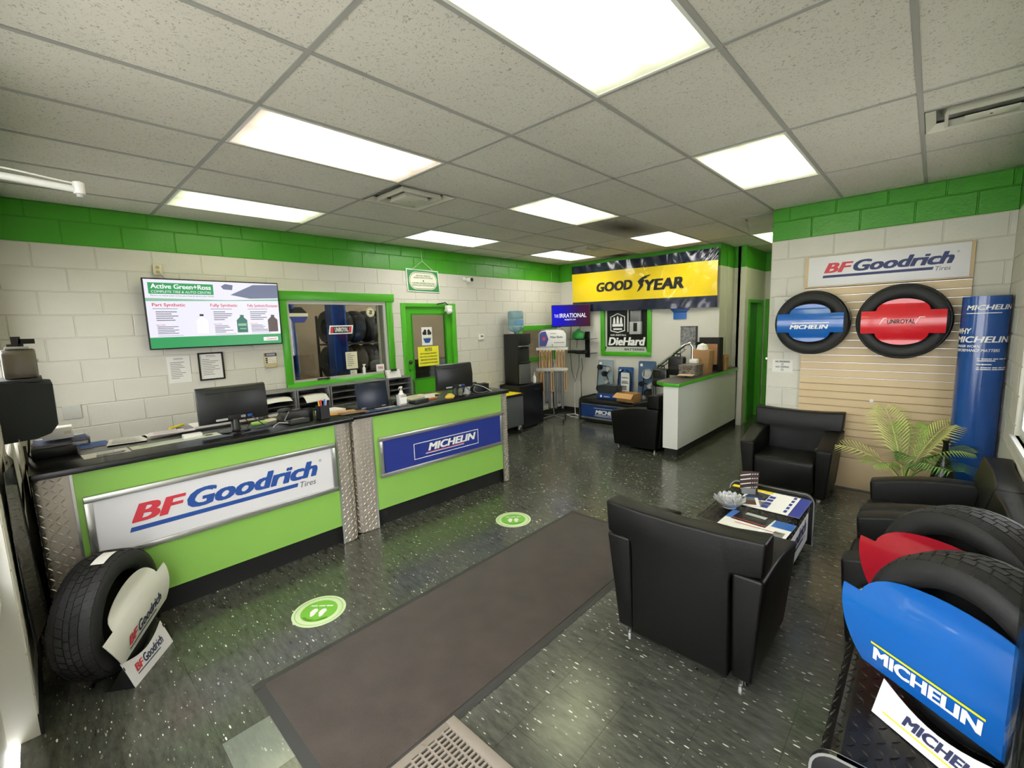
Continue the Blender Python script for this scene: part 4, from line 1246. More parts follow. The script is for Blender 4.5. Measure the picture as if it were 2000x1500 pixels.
paper('yellow_sheet', 'pale yellow sheet between the monitor and the desk phone', 1.55, 0.33, LEFT + .3, .18, .12, mt=M_CREAM, rows=0)

def desk_phone(loc, rotz, label):
    t = thing('desk_phone', label, 'telephone', loc, rotz, 'desk phones on the counters')
    g = G(); g.prism([(-.10, 0), (.11, 0), (.11, .03), (.02, .075), (-.10, .085)], -.11, .11, 'x'); g.build('body', M_BLACK, t, bevel=.006)
    pts = [(-.085, .0, .10), (-.085, .04, .115), (-.085, -.02, .12)]
    g = G(); g.prism([(-.10, .085), (.09, .055), (.095, .085), (.05, .10), (-.06, .115), (-.10, .115)], -.105, -.055, 'x'); g.build('handset', M_BLACK, t, bevel=.010)
    g = G(); g.box(-.03, .09, -.02, .05, .0, .006); g.build('display', M_DGREY, t, (0, -.055, .082), (-.25, 0, 0))
    for r in range(4):
        for c in range(3):
            g = G(); g.box(-.01, .01, -.007, .007, 0, .006); g.build('key', M_GREY, t, (-.02 + c * .028, .005 + .02 * r, .079 - .009 * r), (-.42, 0, 0))
    g = G(); g.tube([(-.08, -.1, .09), (-.13, -.13, .03), (-.10, -.17, .008), (-.02, -.18, .006), (.05, -.15, .006)], .004, 6); g.build('cord', M_GREY, t)
    return t
PH1 = desk_phone((1.70, 0.50, ZT), LEFT, 'black desk phone between the first monitor and the pen cup')
dup(PH1, (1.82, 2.42, ZT), LEFT - .1, 'black desk phone at the cooler end of the second counter')
t = thing('card_terminal', 'small black card terminal with a grey lead in front of the desk phone', 'card reader', (1.86, 0.46, ZT), LEFT)
g = G(); g.prism([(-.05, 0), (.06, 0), (.06, .022), (-.05, .035)], -.075, .075, 'x'); g.build('body', M_DGREY, t, bevel=.005)
g = G(); g.box(-.045, .05, -.03, .02, .030, .033); g.build('display', M_GREY, t)
g = G(); g.tube([(-.07, .0, .01), (-.13, .03, .02), (-.18, .0, .006), (-.2, -.05, .006)], .004, 6); g.build('lead', M_LGREY, t)
t = thing('pen_cup', 'black square pen cup at the end of the first counter', 'pen holder', (1.86, 0.665, ZT), LEFT)
g = G(); a = .04; wall_cells(g, -a, a, 0, .11, -a, -a + .004, []); g.box(-a, a, a - .004, a, 0, .11); g.box(-a, -a + .004, -a, a, 0, .11); g.box(a - .004, a, -a, a, 0, .11); g.box(-a, a, -a, a, 0, .004); g.build('cup', M_BLACK, t)
for k, (dx, dy, hx, top) in enumerate(((-.02, 0, 'f0a53a', .145), (-.005, .012, 'e2574c', .15), (.008, -.01, '3f6fd0', .155), (.02, .008, 'e8e8ee', .15))):
    p = thing('pen', ('orange highlighter standing in the pen cup', 'red pen standing in the pen cup', 'blue pen standing in the pen cup', 'white pen standing in the pen cup')[k], 'pen', (1.86 - dy, 0.665 + dx, ZT + .006), LEFT, 'pens in the cup')
    g = G(); g.cyl((0, 0, 0), .006, 0, top - .04, 8); g.build('barrel', pm('pen_' + hx, hx, .4), p, rot=(.08, .06 * (k - 1.5), 0))
    g = G(); g.cyl((0, 0, 0), .0065, top - .04, top, 8); g.build('cap', pm('pen_' + hx, hx, .4), p, rot=(.08, .06 * (k - 1.5), 0))

# --- second counter
paper('crumpled_paper', 'crumpled white paper beside the pen cup', 1.62, 0.84, LEFT + .2, .20, .16, mt=M_PAPER, rows=0, t=.02)
paper('manila_folder', 'orange manila folder next to the pen cup', 1.76, 0.88, LEFT - .2, .24, .14, mt=pm('manila', 'd9a85a', .8), rows=0, t=.006)
paper('magazine', 'glossy magazine with a brown cover at the gap between the counters', 1.86, 0.93, LEFT - .12, .24, .13, ZT + .007, mt=pm('magazine_brown', '8b6c50', .35), rows=3, pr=M_CREAM, cat='magazine')
t = thing('laptop', 'dark navy open laptop seen from behind on the second counter', 'laptop', (1.80, 1.165, ZT), LEFT - .03)
g = G(); g.box(-.155, .155, .0, .22, 0, .016); g.build('base', M_DGREY, t, bevel=.003)
g = G(); g.box(-.155, .155, -.004, .004, .0, .222); g.build('lid', pm('laptop_navy', '111d33', .3), t, (0, .0, .014), (-.16, 0, 0), bevel=.003)
for s in (-1, 1):
    g = G(); g.cyl((s * .10, 0, .014), .006, -.02, .02, 10, axis='x'); g.build('hinge', M_ALU, t)
paper('blue_clipboard', 'clear blue folder under the front edge of the laptop', 1.90, 1.17, LEFT - .03, .34, .10, mt=pm('folder_blue', '31507f', .2), rows=0, t=.004, extra=[('light_sheet', -.1, .5, -.1, .5, M_LGREY)])
t = thing('sanitizer_bottle', 'clear pump bottle of hand sanitizer at the right of the laptop', 'bottle', (1.90, 1.40, ZT), LEFT)
g = G(); g.prism(rounded(-.042, .042, -.03, .03, .014), 0, .105, 'z'); g.build('body', pm('sanitizer_clear', 'd8d6d4', .1, trans=.35), t, bevel=.006)
g = G(); flat(g, -.036, .036, .02, .08, -.0302); g.build('label', M_WHITEINK, t)
g = G(); g.lathe([(.03, .105), (.016, .125), (.015, .14), (.005, .142), (.005, .165), (.014, .168), (.014, .18), (.004, .182)], 16); g.build('pump', M_WHITE, t, smooth=40)
g = G(); g.tube([(0, 0, .174), (-.02, -.01, .176), (-.036, -.02, .168)], .005, 8); g.build('spout', M_WHITE, t)
t = thing('stapler', 'black stapler behind the pump bottle', 'stapler', (1.78, 1.42, ZT), LEFT + .3)
g = G(); g.box(-.06, .06, -.015, .015, 0, .012); g.build('base', M_BLACK, t, bevel=.003)
g = G(); g.box(-.06, .055, -.016, .016, 0, .025); g.build('arm', M_BLACK, t, (0, 0, .016), (0, -.12, 0), bevel=.006)
paper('form_pad', 'pad of cream forms left of the second monitor', 1.62, 1.76, LEFT + .1, .28, .20, mt=M_CREAM, rows=5, t=.012, cat='notepad')
paper('green_form', 'pale green form on top of the cream pad', 1.64, 1.95, LEFT - .2, .14, .10, ZT + .013, mt=pm('note_green2', 'b9d689', .8), rows=2)
t = thing('black_reader', 'dark handheld reader lying before the green door', 'card reader', (1.89, 1.60, ZT), LEFT + .15)
g = G(); g.prism([(-.05, 0), (.05, 0), (.05, .02), (-.05, .035)], -.09, .09, 'x'); g.build('body', M_DGREY, t, bevel=.006)
g = G(); g.box(-.06, .06, -.04, .0, .028, .03); g.build('display', M_GREY, t)
t = thing('card_box', 'small box of white cards between the reader and the yellow toy', 'cards', (1.84, 1.78, ZT), LEFT)
g = G(); g.box(-.06, .06, -.03, .03, 0, .018); g.build('tray', pm('orange_plastic', 'd1762e', .5), t, bevel=.002)
g = G(); g.box(-.05, .04, -.02, .025, .018, .05); g.build('cards', M_WHITE, t)
t = thing('desk_toy', 'yellow car-shaped desk toy near the counter edge', 'toy', (1.945, 1.945, ZT), LEFT)
g = G(); g.lathe([(.0, 0), (.055, .0), (.06, .012), (.045, .03), (.02, .04), (0, .042)], 20); o = g.build('body', pm('toy_yellow', 'e2c14c', .45), t, smooth=60); o.scale = (1.0, .62, 1)
g = G(); g.box(-.02, .02, -.02, .02, .038, .044); g.build('roof', pm('toy_cream', 'e9dca0', .45), t, bevel=.004)
t = thing('phone_cradle', 'grey handset cradle standing at the foot of the second monitor', 'telephone', (1.93, 2.19, ZT), LEFT + .2)
g = G(); g.prism([(-.03, 0), (.035, 0), (.0, .085), (-.02, .085)], -.03, .03, 'x'); g.build('cradle', M_LGREY, t, bevel=.004)
g = G(); g.tube([(.0, .02, .02), (.10, -.02, .10), (.2, -.08, .06), (.28, -.125, .004), (.34, -.135, -.06), (.40, -.09, -.03), (.42, -.04, .006)], .004, 6); g.build('loose_lead', M_LGREY, t)

# --- grey pigeonhole sorters against the wall under the window
M_SORT = pm('sorter_grey', '8c8e8e', .45, metal=.2)
labs = ['first grey file sorter below the window, counted from the television', 'second grey file sorter below the window, with a white sheet sticking out', 'third grey file sorter below the window, empty behind the pen cup', 'fourth grey file sorter below the window, left of the laptop', 'fifth grey file sorter below the window, with clipboards on top']
for k in range(5):
    t = thing('file_sorter', labs[k], 'file sorter', (0.36, 0.66 + k * .385, 0.74), LEFT, 'grey file sorters')
    W_ = .375
    g = G(); g.box(0, .016, 0, .34, 0, .40); g.build('side', M_SORT, t); g = G(); g.box(W_ - .016, W_, 0, .34, 0, .40); g.build('side', M_SORT, t)
    g = G(); g.box(0, W_, .332, .34, 0, .40); g.build('back', pm('sorter_dark', '55585a', .5), t)
    for j in range(6):
        g = G(); g.box(.016, W_ - .016, .02, .33, j * .078, j * .078 + .006); g.build('shelf', M_SORT, t)
t = thing('back_cabinet', 'grey cabinet run under the file sorters behind the counter', 'cabinet', (0.40, 0.62, 0), LEFT)
g = G(); g.box(0, 2.0, 0, .38, 0.05, .735); g.build('body', pm('back_cab_grey', '8a8b88', .5), t)
for k in range(4):
    g = G(); g.box(.01 + k * .5, .49 + k * .5, -.012, 0, .07, .72); d = g.build('door', M_GREY, t)
    g = G(); g.box(.44 + k * .5, .46 + k * .5, -.03, -.012, .5, .62); g.build('handle', M_ALU, d)
def curl(name, label, y, z, wd, drop):
    o = thing(name, label, 'paper', (0.37, y, z), LEFT, 'papers sticking out of the sorters')
    g = G(); g.grid(lambda u, v: (wd * (u - .5), .14 - .22 * v, .0 - drop * max(0, v - .55) ** 1.4 * 2 + .008 * math.sin(u * 3)), 6, 8, (0, 0, .0012)); g.build('sheet', M_PAPER, o, smooth=60)
curl('sorter_paper', 'white sheet drooping from the sorter right of the first monitor', 0.83, 1.075, .26, .05)
curl('sorter_paper', 'wide white sheet drooping from the second sorter', 1.24, 1.06, .26, .10)
curl('sorter_paper', 'small white sheet drooping from the sorter beside the laptop', 1.88, 1.06, .16, .08)
curl('sorter_paper', 'lower white sheet in the first sorter', 0.86, .905, .28, .04)
t = thing('clipboard', 'clipboards with brown tops stacked on the last sorter beside the door', 'clipboard', (0.30, 2.33, 1.142), LEFT)
for k in range(3):
    g = G(); g.box(-.105, .105, -.012, 0, 0, .11 - .0 * k); g.build('board', [pm('clip_brown', '3c2a21', .5), M_PAPER, M_WHITE][k], t, (0, .03 - .02 * k, .0), (-.35, 0, .05 * k - .05))
g = G(); g.box(-.04, .04, -.02, .0, .09, .12); g.build('clip', M_DGREY, t)

# ================================================================== left edge: wall box, device, arm, posters
t = thing('wall_box', 'dark rounded speaker-like box fixed to the wall at the left edge', 'wall box', (1.45, YF, 1.20), PI)
prof = [(0.0, 0.0), (-.14, .008), (-.20, .03), (-.235, .08), (-.238, .33), (0.0, .36)]
g = G(); g.prism(prof, -.22, .22, 'x'); g.build('housing', pm('charcoal_textured', '22282a', .75, bump=.1, bscale=120), t, bevel=.006)
g = G(); g.box(-.20, .20, -.20, -.02, .345, .362); g.build('lid', M_DGREY, t, bevel=.004)
g = G(); g.tube([(.05, -.1, .0), (.05, -.09, -.10), (.03, -.04, -.3), (.02, -.02, -.5)], .006, 6); g.build('cable', M_MATT, t)
t = thing('taupe_device', 'taupe plastic device with a black nozzle standing on the dark wall box', 'device', (1.45, YF + .105, 1.565), PI)
g = G(); g.prism([(-.10, 0), (.10, 0), (.09, .15), (.05, .175), (-.06, .175), (-.09, .15)], -.085, .06, 'y'); g.build('housing', pm('taupe_plastic', '6b6455', .3, coat=.3), t, bevel=.012)
g = G(); g.box(-.07, .05, -.06, .04, .175, .19); g.build('top_cap', M_LGREY, t, bevel=.004)
g = G(); g.box(-.03, .03, -.04, .03, .19, .205); g.box(-.02, .0, -.09, -.02, .205, .235); g.box(-.02, .02, -.03, .01, .205, .25); g.build('nozzle', M_MATT, t)
g = G(); g.box(-.03, .02, -.092, -.084, .09, .11); g.build('badge', M_LGREY, t)
g = G(); g.box(.085, .15, -.07, .04, .02, .12); g.build('side_housing', M_DGREY, t, bevel=.01)
t = thing('swing_bracket', 'white swing arm reaching out high on the left', 'bracket', (2.55, YF, 2.50), PI)
g = G(); g.cyl((0, -.015, 0), .04, 0, .015, 18, axis='y'); g.build('wall_plate', M_WHITE, t)
g = G(); g.tube([(0, -.02, 0), (0.02, -.20, .0), (.05, -.40, -.005)], .016, 12); g.build('tube', M_WHITE, t, smooth=50)
g = G(); g.tube([(0, -.02, .035), (.02, -.2, .035), (.05, -.41, .02)], .004, 6); g.build('rod', M_WHITE, t)
g = G(); g.cyl((.052, -.42, -.025), .022, 0, .055, 16); g.build('knuckle', M_WHITE, t, bevel=.004)
g = G(); g.cyl((.052, -.42, -.04), .012, 0, .015, 14); g.build('pivot', M_LGREY, t)
def hung_sheet(name, label, x, wd, z0, z1, y, mt, wave, ph, back=None):
    t = thing(name, label, 'poster', (x, YF + y, z0), PI)
    g = G(); g.grid(lambda u, v: (wd * (u - .5), wave * math.sin(u * 5 + ph + v * 2.2) - .02 * (1 - v) * u, (z1 - z0) * v), 14, 14, (0, .002, 0)); g.build('sheet', mt, t, smooth=60)
    return t
M_DPOST = pm('dark_glossy_print', '1b2626', .18, mottle=.6, mscale=6, coat=.5)
hung_sheet('hanging_poster', 'dark glossy poster hanging edge-on against the wall by the counter', 2.22, .55, 0.28, 1.20, .035, M_DPOST, .016, .4)
hung_sheet('hanging_sheet', 'cream backing sheet hanging beside the dark glossy poster', 1.52, .75, 0.10, 1.22, .05, pm('cream_sheet', 'b9b5a2', .6), .02, 1.8)
g = G(); g.tube([(1.63, YF + .08, 1.17), (1.66, YF + .08, .9), (1.60, YF + .07, .6), (1.66, YF + .08, .3), (1.62, YF + .09, .008)], .007, 7)
tag(g.build('dangling_cable', M_MATT), 'black cable dangling from the wall box behind the counter', 'cable')

# ================================================================== far end of the room
# --- banner
t = thing('vinyl_banner', 'yellow and navy tire brand banner hanging below the ceiling', 'banner', (0, YB - .012, 0), 0)
bx0, bx1 = .345, 3.055
def bz(u): return 2.865 - .02 * u
def bw(x, z):
    s = .010 * math.sin(x * 5.1 + z * 6) + .006 * math.sin(x * 13 - z * 9)
    e = max(0, 1 - (bx1 - x) / .5) * max(0, (z - 2.5) / .4)
    s += .012 * e * math.sin((x - z) * 60)
    s += .010 * max(0, (z - 2.66) / .2) * math.sin(x * 26 + 7 * z)
    return -.055 + s
for nm, za, zb, mt in (('lower_stripe', 1.985, 2.165, None), ('yellow_field', 2.165, 2.70, 'y'), ('upper_stripe', 2.70, 2.865, None)):
    mm = pm('banner_navy', '181d38', .22, coat=.5) if mt is None else pm('banner_yellow', 'f2d20c', .35, coat=.3)
    g = G(); g.grid(lambda u, v: (bx0 + (bx1 - bx0) * u, bw(bx0 + (bx1 - bx0) * u, za + (zb - za) * v), za + (zb - za) * v + (.02 - .04 * u if zb < 2.8 or v < .5 else 0)), 110, 14); g.build(nm, mm, t, smooth=80)
fn = lambda x, z, o: (x, bw(x, z) - .005 - o, z)
g = G(); letters('GOOD', .885, 1.63, 2.345, 2.515, shear=.12, bold=.05, g=g, fn=fn)
letters('YEAR', 1.85, 2.53, 2.30, 2.485, shear=.12, bold=.05, g=g, fn=fn)
foot = [(1.70, 2.29), (1.735, 2.34), (1.765, 2.40), (1.74, 2.44), (1.725, 2.47), (1.76, 2.505), (1.80, 2.53), (1.86, 2.555), (1.96, 2.57), (1.93, 2.545), (1.87, 2.535), (1.91, 2.525), (1.86, 2.51), (1.83, 2.50), (1.85, 2.47), (1.82, 2.44), (1.83, 2.40), (1.80, 2.36), (1.755, 2.32)]
g.add([fn(x, z, 0) for x, z in foot], [tuple(range(len(foot)))])
g.build('lettering', M_INK, t)
# --- poster in the back window
win3 = struct(put('window_3', None, None, (0, YB, 0)))
g = G(); frame_bars(g, .945, 1.955, 1.165, 2.175, .075, -.03, .03); g.build('window_trim', M_GREEN, win3, bevel=.004)
t = thing('battery_poster', 'black and white battery poster in the green window frame', 'poster', (0, YB + .02, 0), 0)
g = G(); g.box(1.02, 1.88, 0, .01, 1.24, 2.10); g.build('sheet', pm('poster_black', '131412', .3), t)
g = G(); g.add([(1.02, -.001, 1.24), (1.86, -.001, 1.24), (1.84, -.001, 1.33), (1.05, -.001, 1.33)], [(0, 1, 2, 3)]); flat(g, 1.02, 1.06, 1.33, 2.08, 0); flat(g, 1.475, 1.50, 1.60, 2.08, 0); g.build('silver_bands', pm('poster_silver', 'c2c1ba', .35), t)
g = G(); letters('DieHard', 1.085, 1.83, 1.355, 1.505, -.001, .18, .045, g); letters('WE INSTALL', 1.13, 1.46, 1.53, 1.56, -.001, .15, .02, g); 
cr = [(1.13, 1.62), (1.28, 1.585), (1.43, 1.62), (1.43, 1.88), (1.28, 1.945), (1.13, 1.88)]
ci = [(1.145, 1.633), (1.28, 1.602), (1.415, 1.633), (1.415, 1.872), (1.28, 1.928), (1.145, 1.872)]
g.add([(x, -.0022, z) for x, z in cr] + [(x, -.0022, z) for x, z in ci], [(k, (k + 1) % 6, 6 + (k + 1) % 6, 6 + k) for k in range(6)])
flat(g, 1.17, 1.39, 1.70, 1.75, -.001); flat(g, 1.19, 1.37, 1.64, 1.67, -.001)
for k in range(3):
    cx = 1.21 + k * .07; h_ = .02 if k == 1 else 0
    g.add([(cx - .025, -.0022, 1.755), (cx + .025, -.0022, 1.755), (cx + .02, -.0022, 1.83 + h_), (cx + .01, -.0022, 1.87 + h_), (cx - .01, -.0022, 1.87 + h_), (cx - .02, -.0022, 1.83 + h_)], [(0, 1, 2, 3, 4, 5)])
g.build('lettering', M_WHITEINK, t)
g = G(); letters('BATTERIES', 1.42, 1.81, 1.265, 1.305, -.002, .1, .02, g); g.build('dark_lettering', M_INK, t)
t = thing('wall_dispenser', 'grey paper dispenser seen in the dark half of the back window', 'dispenser', (1.66, YB + .016, 1.56), 0)
g = G(); g.box(-.11, .11, -.06, 0, .0, .22); g.build('body', M_LGREY, t, bevel=.006)
g = G(); g.box(-.10, .10, -.05, 0, .22, .42); g.build('upper_box', M_GREY, t, bevel=.006)
g = G(); g.box(-.03, .04, -.064, -.058, .05, .2); g.build('slot', M_MATT, t)

t = thing('blue_wall_sign', 'small blue cut-out sign peeking below the banner', 'sign', (2.45, YB - .004, 1.80), 0)
g = G(); g.prism(rounded(-.11, .11, 0, .12, .015), -.008, 0, 'y'); g.prism([(-.11, .11), (.11, .11), (.21, .22), (-.21, .22)], -.008, 0, 'y'); g.build('plate', M_BLUE, t)
t = thing('wall_photo', 'small grey photo print on the wall above the chrome rail', 'picture', (2.605, YB - .004, 1.37), 0)
g = G(); g.box(-.14, .14, -.006, 0, 0, .31); g.build('print', pm('photo_grey', '7c7c7c', .5, mottle=.7, mscale=22), t)
g = G(); g.box(.11, .14, -.010, -.006, 0, .31); g.box(-.14, .14, -.010, -.006, .30, .31); g.build('edge', M_DGREY, t)

# --- corner television on its bracket
t = thing('corner_television', 'small television in the far corner showing a show title on blue and red', 'television', (0.505, 6.09, 1.93), 0.745)
hw, hh = .362, .205
g = G(); g.box(-hw, hw, -.02, .02, -hh, hh); g.build('body', M_BLACK, t, bevel=.005)
def corner_screen():
    mt, nt, b = node_mat('corner_screen_picture')
    b.inputs['Base Color'].default_value = (0, 0, 0, 1); b.inputs['Roughness'].default_value = .3; b.inputs['Specular IOR Level'].default_value = .1
    tc = nt.nodes.new('ShaderNodeTexCoord'); s = nt.nodes.new('ShaderNodeSeparateXYZ'); nt.links.new(tc.outputs['Object'], s.inputs[0])
    r = nt.nodes.new('ShaderNodeMapRange'); r.inputs['From Min'].default_value = -.36; r.inputs['From Max'].default_value = .36
    nt.links.new(s.outputs['X'], r.inputs['Value'])
    c = ramp(nt, [(0.0, '1010d8'), (.35, '1c14a8'), (.65, '32104e'), (1.0, '480a1e')]); nt.links.new(r.outputs['Result'], c.inputs['Fac'])
    nt.links.new(c.outputs['Color'], b.inputs['Emission Color']); b.inputs['Emission Strength'].default_value = 1.0
    return mt
g = G(); flat(g, -hw + .012, hw - .012, -hh + .014, hh - .012, -.0195); s_ = g.build('screen', corner_screen(), t)
g = G(); letters('THE', -.315, -.235, -.03, .03, -.0215, 0, 0, g); letters('IRRATIONAL', -.215, .29, -.035, .045, -.0215, 0, .012, g); letters('MONDAYS 10/9c', -.12, .09, -.085, -.06, -.0215, 0, .02, g); g.build('screen_title', E_WW, s_)
g = G(); g.box(-.06, .06, .02, .10, -.08, .08); g.tube([(0, .08, 0), (0.03, .2, 0), (.0, .30, 0)], .02, 8); g.build('bracket', M_MATT, t)

# --- wall shelf with two black glass tiers, green bag and player
t = thing('wall_shelf', 'small black two-tier wall shelf under the corner television', 'shelf', (0.62, YB - .004, 1.12), 0)
g = G(); g.box(-.02, .07, -.03, 0, 0, .50); g.build('spine', M_BLACK, t)
for z in (.09, .36):
    g = G(); g.box(-.30, .26, -.24, -.03, z, z + .008); g.build('tier', pm('smoked_glass', '2a2f30', .1, trans=.3), t)
    g = G(); g.box(-.14, .07, -.20, -.03, z - .012, z); g.build('arm', M_BLACK, t)
t = thing('green_bag', 'green bag of cloths on the upper tier of the black wall shelf', 'bag', (0.52, YB - .15, 1.489), 0)
g = G(); g.lathe([(.0, 0), (.12, 0), (.135, .05), (.11, .12), (.05, .15), (.015, .185), (.0, .19)], 22); o = g.build('bag', pm('bag_green', '2f9a46', .45, bump=.4, bscale=18), t, smooth=70); o.scale = (1, .6, 1)
g = G(); letters('BAG', -.05, .05, .05, .08, 0, 0, .02, g, fn=lambda x, z, o: (x, -.082, z)); 
t = thing('set_top_box', 'flat black box on the lower tier of the black wall shelf', 'electronics', (0.50, YB - .15, 1.219), 0)
g = G(); g.box(-.17, .17, -.09, .09, 0, .045); g.build('case', M_BLACK, t, bevel=.004)
g = G(); flat(g, .05, .14, .015, .03, -.09); g.build('display', M_DGREY, t)
for pts_, lb_ in (([(.28, 6.41, 1.72), (.24, 6.42, 1.3), (.27, 6.42, .85), (.36, 6.41, .62), (.45, 6.42, .95), (.46, 6.41, 1.2)], 'thin dark lead looping low on the wall left of the black shelf'),
                  ([(.50, 6.405, 1.72), (.42, 6.41, 1.45), (.40, 6.41, 1.30)], 'short dark lead running from the corner television to the shelf'),
                  ([(.52, 6.405, 1.1), (.54, 6.41, .9), (.50, 6.41, .8), (.50, 6.41, .4), (.49, 6.40, .12)], 'dark lead dropping from the lower shelf tier to the baseboard')):
    g = G(); g.tube(pts_, .005, 6); tag(g.build('hanging_lead', M_DGREY), lb_, 'cable')
g = G(); g.tube([(.36, 6.42, .75), (.34, 6.41, .4), (.38, 6.36, .12), (.50, 6.2, .012), (.75, 6.05, .010), (.55, 6.0, .010), (.35, 6.12, .010), (.45, 6.25, .010), (.8, 6.12, .010), (.95, 6.1, .01)], .008, 7)
tag(g.build('extension_cord', M_WHITE, smooth=60), 'white extension cord looped on the floor in the far corner', 'cord')

# --- water cooler on the black cabinet
t = thing('black_cabinet', 'black metal cabinet standing under the water cooler', 'cabinet', (0.49, 4.60, 0), LEFT)
g = G(); g.box(0, .62, 0, .46, .03, .755); g.build('body', M_BLACK, t, bevel=.004)
g = G(); g.box(.01, .61, -.012, 0, .05, .745); d = g.build('door', M_BLACKLAM, t)
g = G(); g.box(.39, .50, -.016, -.012, .655, .675); g.build('recessed_pull', M_MATT, d)
g = G(); g.cyl((.56, -.016, .38), .010, 0, .006, 10, axis='y'); g.build('lock', M_CHROME, d)
for x in (.05, .57):
    for y in (.05, .41):
        g = G(); g.cyl((x, y, 0), .022, 0, .03, 12); g.build('foot', M_DGREY, t)
t = thing('water_cooler', 'black and grey water cooler standing on the black cabinet', 'water cooler', (0.42, 4.70, .757), LEFT)
g = G(); g.box(0, .31, 0.04, .36, 0, .88); g.build('body', M_BLACK, t, bevel=.012)
g = G(); g.box(.02, .29, -.0, .04, 0.02, .36); g.build('lower_door', pm('cooler_grey', '6f716f', .35, metal=.4), t, bevel=.006)
g = G(); g.box(.0, .31, 0.0, .04, .70, .88); g.build('tap_hood', M_BLACK, t, bevel=.01)
g = G(); g.box(.02, .29, -.01, .04, .66, .675); g.build('chrome_lip', M_CHROME, t)
g = G(); g.box(.06, .26, -.04, .05, .38, .40); g.build('drip_tray', M_DGREY, t, bevel=.003)
for x in (.10, .155, .21):
    g = G(); g.box(x - .012, x + .012, -.0, .03, .62, .66); g.build('tap', M_MATT, t)
g = G(); g.tube([(-.0, .3, .15), (-.04, .3, .05), (-.08, .30, .01), (-.12, .33, .008)], .006, 6); g.build('power_cord', M_MATT, t)
t = thing('water_bottle', 'blue refill water bottle upside down on the cooler', 'water bottle', (0.22, 4.855, 1.64), LEFT)
prof = [(.03, 0), (.035, .02), (.10, .045), (.133, .075), (.136, .13), (.130, .14), (.136, .15), (.136, .24), (.130, .25), (.136, .26), (.136, .35), (.12, .385), (.05, .39), (.0, .385)]
g = G(); g.lathe(prof, 32); g.build('bottle', pm('water_bottle_blue', '9fc9d6', .08, trans=.55), t, smooth=60)
g = G(); g.lathe([(.1375, .16), (.1375, .235)], 32); g.v = g.v; 
lab = G(); n_ = 12
lab.grid(lambda u, v: (.138 * math.sin(-1.0 + 2.0 * u), -.138 * math.cos(-1.0 + 2.0 * u), .155 + .08 * v), 12, 1); lab.build('label', pm('bottle_label', '6f9bbf', .6), t, smooth=60)
for nm, lb, y, x, hh_, mt in (('lotion_bottle', 'white lotion bottle on the black cabinet beside the cooler', 5.13, .38, .15, M_WHITE), ('clear_cup', 'clear plastic cup stack on the black cabinet behind the lotion', 5.08, .22, .12, pm('clear_plastic', 'd6dadb', .1, trans=.7))):
    t = thing(nm, lb, 'bottle' if 'lotion' in nm else 'cup', (x, y, .757), 0)
    g = G(); g.lathe([(.03, 0), (.032, .01), (.03, hh_ * .7), (.012, hh_ * .85), (.01, hh_)], 18); g.build('body', mt, t, smooth=40)
    if 'lotion' in nm:
        g = G(); g.lathe([(.012, hh_), (.012, hh_ + .03), (.006, hh_ + .035)], 14); g.build('cap', mt, t)
t = thing('grey_cart', 'grey rolling cart with a yellow top between counter and black cabinet', 'cart', (0.62, 4.10, 0), LEFT)
g = G(); g.box(0, .45, 0, .5, .13, .63); g.build('body', pm('cart_grey', '5c5f63', .45), t, bevel=.01)
g = G(); g.prism(rounded(-.01, .46, -.01, .5, .03), .63, .665, 'z'); g.build('top_rim', M_BLACK, t)
g = G(); g.prism(rounded(.01, .44, .01, .48, .03), .665, .67, 'z'); g.build('yellow_top', M_YELLOW, t)
for x in (.05, .40):
    for y in (.05, .45):
        g = G(); g.cyl((x - .015, y, .05), .05, 0, .03, 16, axis='x'); c = g.build('caster', M_DGREY, t)
        g = G(); g.box(x - .022, x + .022, y - .02, y + .02, .05, .13); g.build('fork', M_WHITE, c)

# --- wiper blade stand
t = thing('wiper_stand', 'chrome wiper blade stand with a white and blue header', 'display stand', (0.42, 5.62, 0), 0.55)
g = G(); g.tube([(0, 0, .06), (0, 0, 1.42)], .014, 10); g.build('pole', M_CHROME, t)
for k in range(4):
    a = PI / 4 + k * PI / 2
    g = G(); g.tube([(0, 0, .085), (.15 * math.cos(a), .15 * math.sin(a), .075), (.28 * math.cos(a), .28 * math.sin(a), .055)], .012, 8); l = g.build('leg', M_GREY, t)
    g = G(); g.cyl((.28 * math.cos(a) - .01, .28 * math.sin(a), .03), .03, 0, .02, 12, axis='x'); g.build('caster', M_MATT, l)
hd = [(-.25, 1.37), (.25, 1.37), (.25, 1.60), (.21, 1.655), (.1, 1.68), (-.1, 1.68), (-.21, 1.655), (-.25, 1.60)]
g = G(); g.prism(hd, -.012, .012, 'y'); h_ = g.build('header', M_WHITE, t, bevel=.003)
g = G(); g.add([(-.24, -.0132, 1.38), (-.12, -.0132, 1.38), (-.07, -.0132, 1.51), (-.12, -.0132, 1.655), (-.20, -.0132, 1.645), (-.24, -.0132, 1.60)], [(0, 1, 2, 3, 4, 5)]); g.build('blue_chevron', M_NAVY, h_)
g = G(); g.cyl((-.155, -.0145, 1.52), .036, 0, .001, 6, axis='y'); letters('NAPA', -.18, -.13, 1.51, 1.53, -.0135, 0, .02, g); g.build('emblem', M_LOGORED, h_)
g = G(); letters('Wiper Blades', -.04, .19, 1.52, 1.565, -.0125, 0, .02, g); lines(g, .03, .22, 1.43, 1.45, 1, -.0125, .1); lines(g, -.03, .08, 1.60, 1.615, 1, -.0125, .1); g.build('header_text', M_INK, h_)
g = G(); g.tube([(-.27, 0, .9), (-.27, 0, 1.60), (-.2, 0, 1.69), (.2, 0, 1.69), (.27, 0, 1.60), (.27, 0, 1.36)], .008, 8); g.build('hoop', M_GREY, t)
